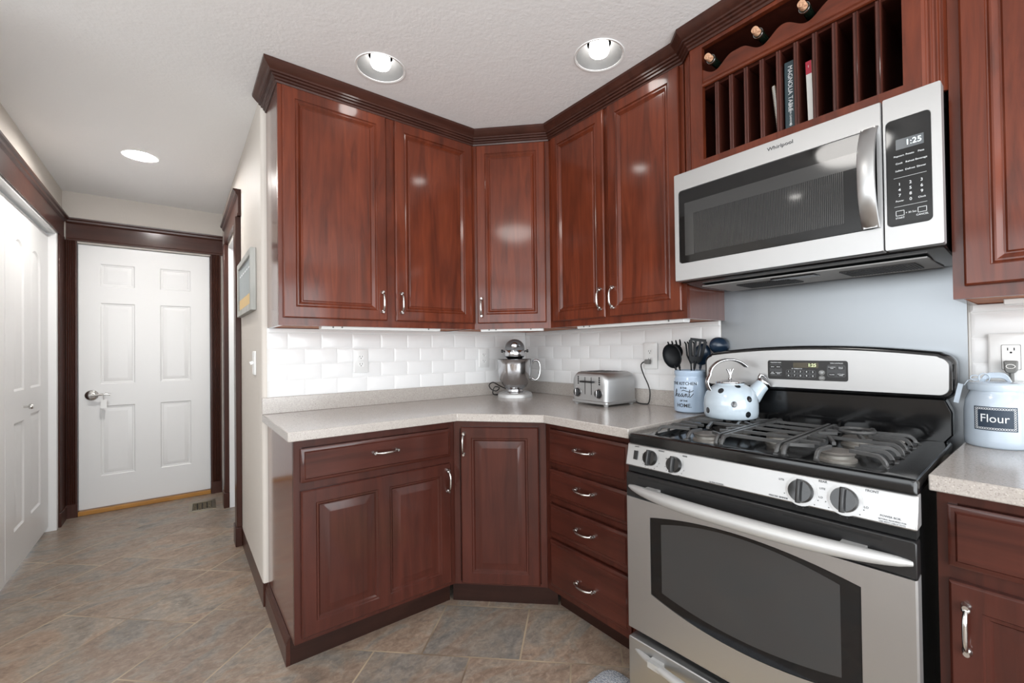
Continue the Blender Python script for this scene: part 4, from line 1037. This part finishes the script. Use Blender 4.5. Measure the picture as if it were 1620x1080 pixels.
def mixer():
    r = thing('stand_mixer', 'silver stand mixer with steel bowl in the corner of the countertop', 'mixer', (-.253, -.207, .9165), math.radians(-36))
    mb = MB()
    base = rrect(-.108, .108, -.135, .115, .085, 8); b2 = [(x*.94, y*.95-.003) for x, y in base]; b3 = [(x*.72, y*.72+.015) for x, y in base]
    mb.loops([[(x, y, 0) for x, y in base], [(x, y, .014) for x, y in base], [(x, y, .022) for x, y in b2], [(x, y, .03) for x, y in b3]])
    mb.obj('base', M['satin'], r, smooth=50)
    mb = MB(); mb.loops([[(x*sx_, y*.62+.095+oy, z) for x, y in arc(0, 0, .055, 0, 360, 27)[:-1]] for z, sx_, oy in ((.02, 1.15, 0), (.07, .9, .004), (.16, .82, .01), (.22, .9, .01), (.262, 1.0, 0))]); mb.obj('column', M['satin'], r, smooth=60)
    # head: a rounded capsule running front to back
    L = []
    for k in range(15):
        u = k/14; y = -.135+.30*u
        q = min(1, (1-(1-min(u/.28, 1))**2)**.5*1.0+.02) if u < .28 else (1 if u < .75 else (1-((u-.75)/.25)**2*.65))
        L.append([(.062*q*math.cos(a), y, .30+.060*q*math.sin(a)*(1.0 if math.sin(a) > 0 else .95)) for a in (2*PI*j/28 for j in range(28))])
    mb = MB(); mb.loops(L); mb.obj('motor_head', M['mixer'], r, smooth=60)
    mb = MB()
    mb.loops([[(.0635*math.cos(a)*s_, y, .285+.012*dz) for a in (2*PI*j/28 for j in range(28)) for dz in (0,)] for y, s_ in ((0, 1),)]*1) if 0 else None
    mb.lathe([(.058, .246), (.063, .252), (.064, .268), (.0645, .288), (.062, .292), (0, .292)], (0, -.065, 0), 32); tb = mb.obj('trim_band', M['bright'], r, smooth=40)
    text('logo', 'KitchenAid', .013, M['grey_print'], r, (0, 0, .283), wrap=.0652).location = (0, -.065, 0)
    mb = MB(); mb.lathe([(.02, 0), (.02, .010), (.014, .014), (0, .014)], (-.002, -.131, .318), 22, Matrix.Rotation(PI/2, 3, 'X')); mb.obj('hub_cap', M['bright'], r, smooth=40)
    mb = MB(); mb.lathe([(.005, 0), (.005, .012), (.010, .014), (.010, .024), (0, .026)], (.022, -.128, .320), 14, Matrix.Rotation(PI/2, 3, 'X'))
    mb.lathe([(.004, 0), (.004, .012), (.009, .014), (.009, .024), (0, .026)], (.06, -.06, .286), 14, Matrix.Rotation(PI/2, 3, 'Y')); mb.lathe([(.004, 0), (.004, .012), (.009, .014), (.009, .024), (0, .026)], (-.06, -.06, .286), 14, Matrix.Rotation(-PI/2, 3, 'Y'))
    mb.obj('knob', M['black'], r, smooth=40)
    mb = MB(); mb.lathe([(.045, .235), (.05, .246), (0, .246)], (0, -.065, 0), 24); mb.obj('beater_shaft', M['black'], r)
    prof = [(0, .034), (.052, .034), (.05, .048), (.062, .056), (.086, .085), (.100, .120), (.1065, .165), (.109, .205), (.112, .232), (.114, .234), (.111, .235), (.106, .205), (.098, .12), (.06, .062), (0, .056)]
    MB().lathe(prof, (0, -.04, 0), 48).obj('bowl', M['bright'], r, smooth=50)
    mb = MB(); P = [(.108, -.04, .205), (.120, -.045, .224), (.146, -.05, .222), (.158, -.05, .18), (.152, -.05, .13), (.130, -.05, .104), (.108, -.045, .114), (.098, -.04, .106)]
    Q = []
    for i in range(len(P)-1):
        p0, p1, p2, p3 = V(P[max(i-1, 0)]), V(P[i]), V(P[i+1]), V(P[min(i+2, len(P)-1)])
        for k in range(5):
            t_ = k/5; Q.append(.5*((2*p1)+(p2-p0)*t_+(2*p0-5*p1+4*p2-p3)*t_*t_+(3*p1-p0-3*p2+p3)*t_**3))
    Q.append(V(P[-1])); mb.tube(Q, .0065, 10); mb.obj('bowl_handle', M['bright'], r, smooth=60)
    mb = MB(); mb.lathe([(.068, .0225), (.066, .030), (.056, .036), (0, .036)], (0, -.04, 0), 32); mb.obj('bowl_plate', M['bright'], r, smooth=30)
    pts = [(-.06, .09, .04), (-.10, .08, .06), (-.14, .05, .085), (-.165, .02, .07), (-.15, 0, .045), (-.12, .02, .032), (-.10, .0, .055), (-.13, -.02, .06), (-.14, -.02, .02), (-.11, .04, .006), (-.08, .1, .006)]
    Q = []
    for i in range(len(pts)-1):
        p0, p1, p2, p3 = V(pts[max(i-1, 0)]), V(pts[i]), V(pts[i+1]), V(pts[min(i+2, len(pts)-1)])
        for k in range(5):
            t_ = k/5; Q.append(.5*((2*p1)+(p2-p0)*t_+(2*p0-5*p1+4*p2-p3)*t_*t_+(3*p1-p0-3*p2+p3)*t_**3))
    MB().tube(Q, .0035, 8).obj('power_cord', M['rubber'], r, smooth=60)
mixer()

def flour():
    r = thing('flour_canister', 'pale blue lidded ceramic canister with a dark chalk label reading Flour', 'canister', (-.098, -2.3035, .9165), math.radians(-88)); r.scale = (.95, .95, 1.1)
    R_ = .0725
    prof = [(0, 0), (.066, 0), (.0715, .005), (R_, .02), (.0715, .095), (.068, .118), (.061, .134), (.058, .14), (.058, .144), (0, .144)]
    MB().lathe(prof, (0, 0, 0), 48).obj('pot', M['jar'], r, smooth=45)
    l = MB().lathe([(.0, .1442), (.062, .1442), (.0635, .148), (.0635, .160), (.06, .164), (.04, .167), (0, .168)], (0, 0, 0), 48).obj('lid', M['jar'], r, smooth=40)
    mb = MB(); L = []
    for k in range(13):
        u = k/12*2-1; L.append([(u*.034, -.011, .165+.026*(1-u**4)), (u*.034, .011, .165+.026*(1-u**4)), (u*.028, .008, .158+.018*(1-u**4)), (u*.028, -.008, .158+.018*(1-u**4))])
    mb.loops(L); mb.obj('lid_grip', M['jar'], l, smooth=50, bevel=.002)
    w_ = R_+.0002
    def onc(u, z, o=0): return ((w_+o)*math.sin(u/w_), -(w_+o)*math.cos(u/w_), z)
    mb = MB(); P = None
    n = 20
    rows = [[onc(-.047+.094*i/n, z, .0004) for z in (.046, .106)] for i in range(n+1)]; back = [[onc(-.047+.094*i/n, z, -.0002) for z in (.046, .106)] for i in range(n+1)]
    mb.loops([[a[0], a[1], b[1], b[0]] for a, b in zip(rows, back)]); lb = mb.obj('label', M['jar_label'], r, smooth=40)
    text('lettering', 'Flour', .029, M['white_print'], lb, (-.002, 0, .076), wrap=w_+.0004, ext=.0003)
    mb = MB(); N_ = 60
    per = [(-.041+.082*k/15, .051) for k in range(15)]+[(.041, .051+.05*k/9) for k in range(9)]+[(.041-.082*k/15, .101) for k in range(15)]+[(-.041, .101-.05*k/9) for k in range(9)]
    for u, z in per: mb.tube([onc(u+.0027*math.cos(a), z+.0022*math.sin(a), .0006) for a in (2*PI*k/8 for k in range(8))], .0006, 4, True)
    mb.obj('chalk_border', M['white_print'], lb)
    # string and tag tied round the grip, hanging over the left shoulder
    mb = MB(); mb.tube([(-.02, -.012, .172), (-.045, -.012, .174), (-.06, -.012, .168), (-.068, -.014, .155)], .0012, 6)
    mb.tube([(-.024+.012*math.cos(a), -.014, .176+.012*math.sin(a)) for a in (2*PI*k/12 for k in range(12))], .0015, 6, True); mb.tube([(-.044+.010*math.cos(a), -.013, .176+.007*math.sin(a)) for a in (2*PI*k/12 for k in range(12))], .0015, 6, True)
    mb.obj('string', M['jar'], r)
    mb = MB(); mb.box(-.082, -.070, -.016, -.014, .105, .158, Matrix.Rotation(.22, 3, 'Y'), (-.07, -.015, .155)); mb.obj('hang_tag', M['jar'], r)
flour()

# ------------------------------------------------------------------ sockets and switch
def outlet(label, loc, rz, W=.075, Hh=.122, xc=0, used=False, gfci=False):
    r = thing('power_outlet', label, 'outlet', loc, rz, 'white wall outlets')
    mb = MB(); a, b = -W/2, W/2
    mb.loops([[(x, -y, z) for x, z in rrect(a+i, b-i, -Hh/2+i, Hh/2-i, .004)] for i, y in ((0, 0), (0, .003), (.004, .006))]); mb.obj('cover_plate', M['plastic'], r)
    if gfci:
        for nm, mm, q in (('socket', M['plastic'], 0),):
            MB().loops([[(xc+x, -y, z) for x, z in rrect(-.0185, .0185, -.036, .036, .003)] for y in (.005, .0085)]).obj(nm, mm, r)
        mb = MB(); mb.loops([[(xc+x, -y, z) for x, z in rrect(-.0198, .0198, -.0373, .0373, .003)] for y in (.005, .0066)]); mb.obj('socket_gap', M['rubber_grey'], r)
        ys = .0086
        zz = (.02, -.02)
    else:
        for s_ in (.02, -.02):
            MB().loops([[(xc+x, -y, s_+z) for x, z in rrect(-.0165, .0165, -.0135, .0135, .009)] for y in (.005, .0078)]).obj('socket', M['plastic'], r)
        ys = .0079; zz = (.02, -.02)
    mb = MB()
    for s_ in zz:
        for x in (-.0065, .0065): mb.box(xc+x-.0011, xc+x+.0011, -ys-.0003, -ys+.001, s_+.0, s_+.008)
        mb.lathe([(.0026, 0), (.0026, .0004), (0, .0004)], (xc, -ys, s_-.006), 10, Matrix.Rotation(PI/2, 3, 'X'))
    mb.obj('slot', M['dark'], r)
    return r
outlet('white outlet on the tiles under the two-door cabinet left of the corner', (-1.15, -.0108, 1.16), 0, .08, .128)
outlet('white outlet on the tiles just left of the stand mixer', (-.362, -.0108, 1.16), 0, .08, .124)
outlet('white outlet behind the toaster with the toaster lead plugged in', (-.0108, -1.063, 1.17), RW, .084, .136)
outlet('wide white outlet plate above the flour canister with a grey plug in it', (-.0108, -2.343, 1.168), RW, .122, .14, -.014, gfci=True)
r = thing('power_plug', 'grey plug with its lead dropping behind the flour canister', 'plug', (-.0205, -2.329, 1.142), RW)
mb = MB(); mb.prism([(-.0145, .016), (.0145, .016), (.013, -.012), (.008, -.02), (-.008, -.02), (-.013, -.012)], FRONT, -.022, .0); mb.obj('plug_body', M['rubber_grey'], r, bevel=.003)
mb = MB(); mb.tube([(.009*math.cos(a), -.0226, .0+.006*math.sin(a)) for a in (2*PI*k/16 for k in range(16))], .0012, 6, True); mb.obj('grip_ring', M['chrome'], r)
MB().tube([(0, -.008, -.018), (.001, -.004, -.04), (.003, .002, -.09), (.01, .003, -.17), (.014, .003, -.222)], [.006, .005, .0035, .0035, .0035], 8).obj('power_cord', M['rubber_grey'], r)
r = thing('light_switch', 'white toggle light switch on the corridor wall below the framed sign', 'switch', (XW-.0005, .235, 1.158), RW)
mb = MB(); mb.loops([[(x, -y, z) for x, z in rrect(-.037+i, .037-i, -.062+i, .062-i, .004)] for i, y in ((0, 0), (0, .004), (.004, .008))]); mb.obj('cover_plate', M['plastic'], r)
mb = MB(); mb.box(-.005, .005, -.022, -.006, -.004, .012, Matrix.Rotation(.4, 3, 'X'), (0, -.008, 0)); mb.obj('toggle', M['plastic'], r, bevel=.001)
r = thing('framed_sign', 'framed grey and tan sign hanging on the corridor wall near the cabinets', 'picture', (XW-.0005, .80, 1.43), RW)
mb = MB(); W_, H_ = .63, .32
for a in ((0, .035, 0, H_), (W_-.035, W_, 0, H_), (.035, W_-.035, 0, .035), (.035, W_-.035, H_-.035, H_)): mb.box(a[0], a[1], -.026, 0, a[2], a[3])
mb.obj('frame', M['grey_wood'], r, bevel=.003)
MB().box(.034, W_-.034, -.016, -.002, .1, H_-.034).obj('sign_board', M['art_grey'], r)
MB().box(.034, W_-.034, -.016, -.002, .034, .0995).obj('sign_band', M['art_tan'], r)
mb = MB()
for k in range(7): mb.box(.06+k*.08, .105+k*.08, -.0168, -.0155, .235, .243)
mb.obj('sign_dash', M['white_print'], r)

# ------------------------------------------------------------------ bottles and books in the rack cabinet
def bottle(yw, label):
    r = thing('wine_bottle', label, 'bottle', (-.345, yw, 2.2805), RW, 'corked bottles in the rack')
    # axis along local +y (into the cabinet), neck towards the room and slightly up
    R = Matrix.Rotation(-PI/2, 3, 'X')
    mb = MB(); mb.lathe([(0, -.005), (.0148, -.005), (.016, -.002), (.016, .012), (.0138, .014), (.0138, .075), (.018, .09), (.034, .115), (.0365, .13), (.0365, .29), (.033, .296), (0, .292)], (0, -.028, .0), 28, R); g = mb.obj('bottle_glass', M['bottle'], r, smooth=40)
    mb = MB(); mb.lathe([(0, -.030), (.0105, -.030), (.0115, -.027), (.0115, -.0052), (0, -.0052)], (0, -.028, 0), 18, R); mb.obj('cork', M['cork'], r, smooth=40)
    mb = MB(); mb.lathe([(.0161, -.003), (.0166, -.002), (.0166, .001), (.0161, .002)], (0, -.028, 0), 24, R); mb.obj('foil_ring', M['chrome'], r)
    return r
bottle(-1.614, 'dark corked wine bottle at the left end of the rack above the microwave')
bottle(-1.784, 'dark corked wine bottle second from the left in the rack above the microwave')
bottle(-1.926, 'dark corked wine bottle above the red and white book in the rack')
ZS = 1.927
def slot_x(k): return -(1.4585+.108+.593*k/11)     # world y of divider k
r = thing('book', 'thick dark teal cookbook with white spine lettering in the rack above the microwave', 'book', (-.325, -1.8465, ZS), RW, 'books in the cabinet slots')
mb = MB(); mb.box(0, .0036, 0, .19, 0, .235); mb.box(.0314, .035, 0, .19, 0, .235); mb.box(0, .035, -.003, 0.0005, 0, .235); mb.obj('cover', M['teal'], r, bevel=.0015)
MB().box(.0038, .0312, .001, .185, .003, .231).obj('pages', M['paper'], r)
text('title', 'MAGNOLIA TABLE', .0195, M['white_print'], r, (.0175, -.0034, .142), rot=-PI/2, sx=.95)
text('title', 'JOANNA GAINES', .0085, M['white_print'], r, (.0175, -.0034, .058), rot=-PI/2)
mb = MB(); mb.box(.015, .020, -.0042, -.0028, .018, .027); mb.box(.013, .022, -.0042, -.0028, .0205, .0225); mb.obj('emblem', M['white_print'], r)
r = thing('book', 'slim white paperback with a red spine top in the rack above the microwave', 'book', (-.318, -1.9135, ZS), RW, 'books in the cabinet slots')
r.rotation_euler = (0, math.radians(-1.5), RW)
mb = MB(); mb.box(0, .016, -.002, 0.0, 0, .168); mb.obj('spine', M['paper'], r)
mb = MB(); mb.box(.0161, .0171, 0, .18, 0, .21); mb.box(-.0012, -.0002, 0, .18, 0, .21); mb.obj('cover', M['photo'], r)
mb = MB(); mb.box(-.0004, .0164, -.0024, .003, .168, .21); mb.obj('spine_top', M['red'], r)
MB().box(.0002, .0158, .0002, .178, .002, .208).obj('pages', M['paper'], r)
text('title', 'I', .012, M['white_print'], r, (.008, -.0025, .192))
r = thing('notebook', 'small spiral-bound notebook leaning left of the dark teal cookbook', 'book', (-.322, -1.822, ZS), RW, 'books in the cabinet slots')
r.rotation_euler = (0, math.radians(-5.5), RW)
MB().box(0, .006, .004, .15, 0.001, .182).obj('pages', M['paper'], r)
mb = MB(); mb.box(.0062, .0076, .003, .15, 0.001, .183); mb.box(-.0016, -.0002, .003, .15, .001, .183); mb.obj('cover', M['tan'], r)
mb = MB()
for k in range(28): mb.tube([(.003+.0052*math.cos(a), .004+.0052*math.sin(a), .006+k*.0063) for a in (2*PI*j/10 for j in range(10))], .0011, 5, True)
mb.obj('spiral', M['paper'], r)

# ------------------------------------------------------------------ ceiling lights
def downlight(x, y, R_, label, grp='recessed ceiling lights'):
    r = thing('ceiling_light', label, 'ceiling light', (x, y, H), 0, grp)
    mb = MB(); mb.lathe([(R_-.002, .05), (R_-.002, -.001), (R_+.006, -.003), (R_+.008, 0), (R_+.008, .004), (R_+.001, .006), (R_+.001, .05)], (0, 0, 0), 48); mb.obj('trim_ring', M['plastic'], r, smooth=40)
    L = [[(q*math.cos(2*PI*k/48), q*math.sin(2*PI*k/48), z) for k in range(48)] for q, z in ((R_-.002, .0), (R_*.86, .02), (R_*.7, .035), (.056, .045), (.05, .05))]
    mb = MB(); mb.loops(L, False, False); mb.loops([[(a, b, c+.001) for a, b, c in l] for l in L[::-1]], False, False); mb.obj('reflector', M['reflector'], r, smooth=60)
    mb = MB(); mb.lathe([(.040, .050), (.042, .018), (.038, .009), (.02, .004), (0, .003)], (0, 0, 0), 32); mb.obj('bulb', M['bulb_hall' if R_ < .09 else 'bulb'], r, smooth=40)
    mb = MB(); mb.lathe([(R_+.001, .05), (R_+.001, .056), (0, .056)], (0, 0, 0), 32); mb.obj('housing', M['satin'], r)
downlight(*LIGHTS[0], 'round recessed ceiling light above the left two-door cabinet')
downlight(*LIGHTS[1], 'round recessed ceiling light in front of the cabinet left of the microwave')
downlight(*LIGHTS[2], 'round recessed ceiling light in the hallway before the white six-panel door')
for p in UNSEEN_FILL: downlight(*p, 'round recessed ceiling light added out of view as fill light for the kitchen', 'added fill lights out of view')
r = thing('dome_light', 'white glass dome ceiling light, seen only as a reflection in the microwave', 'ceiling light', (-2.06, -1.62, H))
MB().lathe([(.20, -.0005), (.20, -.03), (.19, -.034), (0, -.034)], (0, 0, 0), 48).obj('canopy', M['chrome'], r, smooth=30)
MB().lathe([(.185, -.0345), (.18, -.06), (.15, -.095), (.09, -.118), (0, -.126)], (0, 0, 0), 48).obj('glass_dome', M['dome'], r, smooth=60)

# ------------------------------------------------------------------ floor vent and rug
r = thing('floor_vent', 'nickel floor vent grille with scroll cut-outs by the hallway door', 'vent', (-1.775, 1.925, 0), math.radians(-2))
mb = MB()
mb.box(-.085, -.062, -.13, .13, .0005, .006); mb.box(.062, .085, -.13, .13, .0005, .006); mb.box(-.062, .062, -.13, -.1, .0005, .006); mb.box(-.062, .062, .1, .13, .0005, .006)
for i in range(4):
    for j in range(6):
        cx, cy = -.046+.031*i, -.083+.033*j
        mb.tube([(cx+.012*math.cos(a), cy+.013*math.sin(a), .0035) for a in (2*PI*k/10 for k in range(10))], .0026, 5, True)
mb.obj('grille', M['brass'], r)
MB().box(-.062, .062, -.1, .1, .0003, .0008).obj('duct_shadow', M['dark'], r)
r = thing('rug', 'grey woven rug corner on the floor in front of the range', 'rug', (-.925, -1.79, .0), math.radians(2))
def rug_shape(ins, z): return [(x, y, z) for x, y in rrect(-.29+ins, .29-ins, -.46+ins, .46-ins, .05)]
MB().loops([rug_shape(0, .0005), rug_shape(0, .006), rug_shape(.004, .009), rug_shape(.075, .009)], True, True).obj('border', M['rug'], r)
MB().loops([rug_shape(.06, .0092), rug_shape(.064, .0105)], True, True).obj('field', M['rug2'], r)
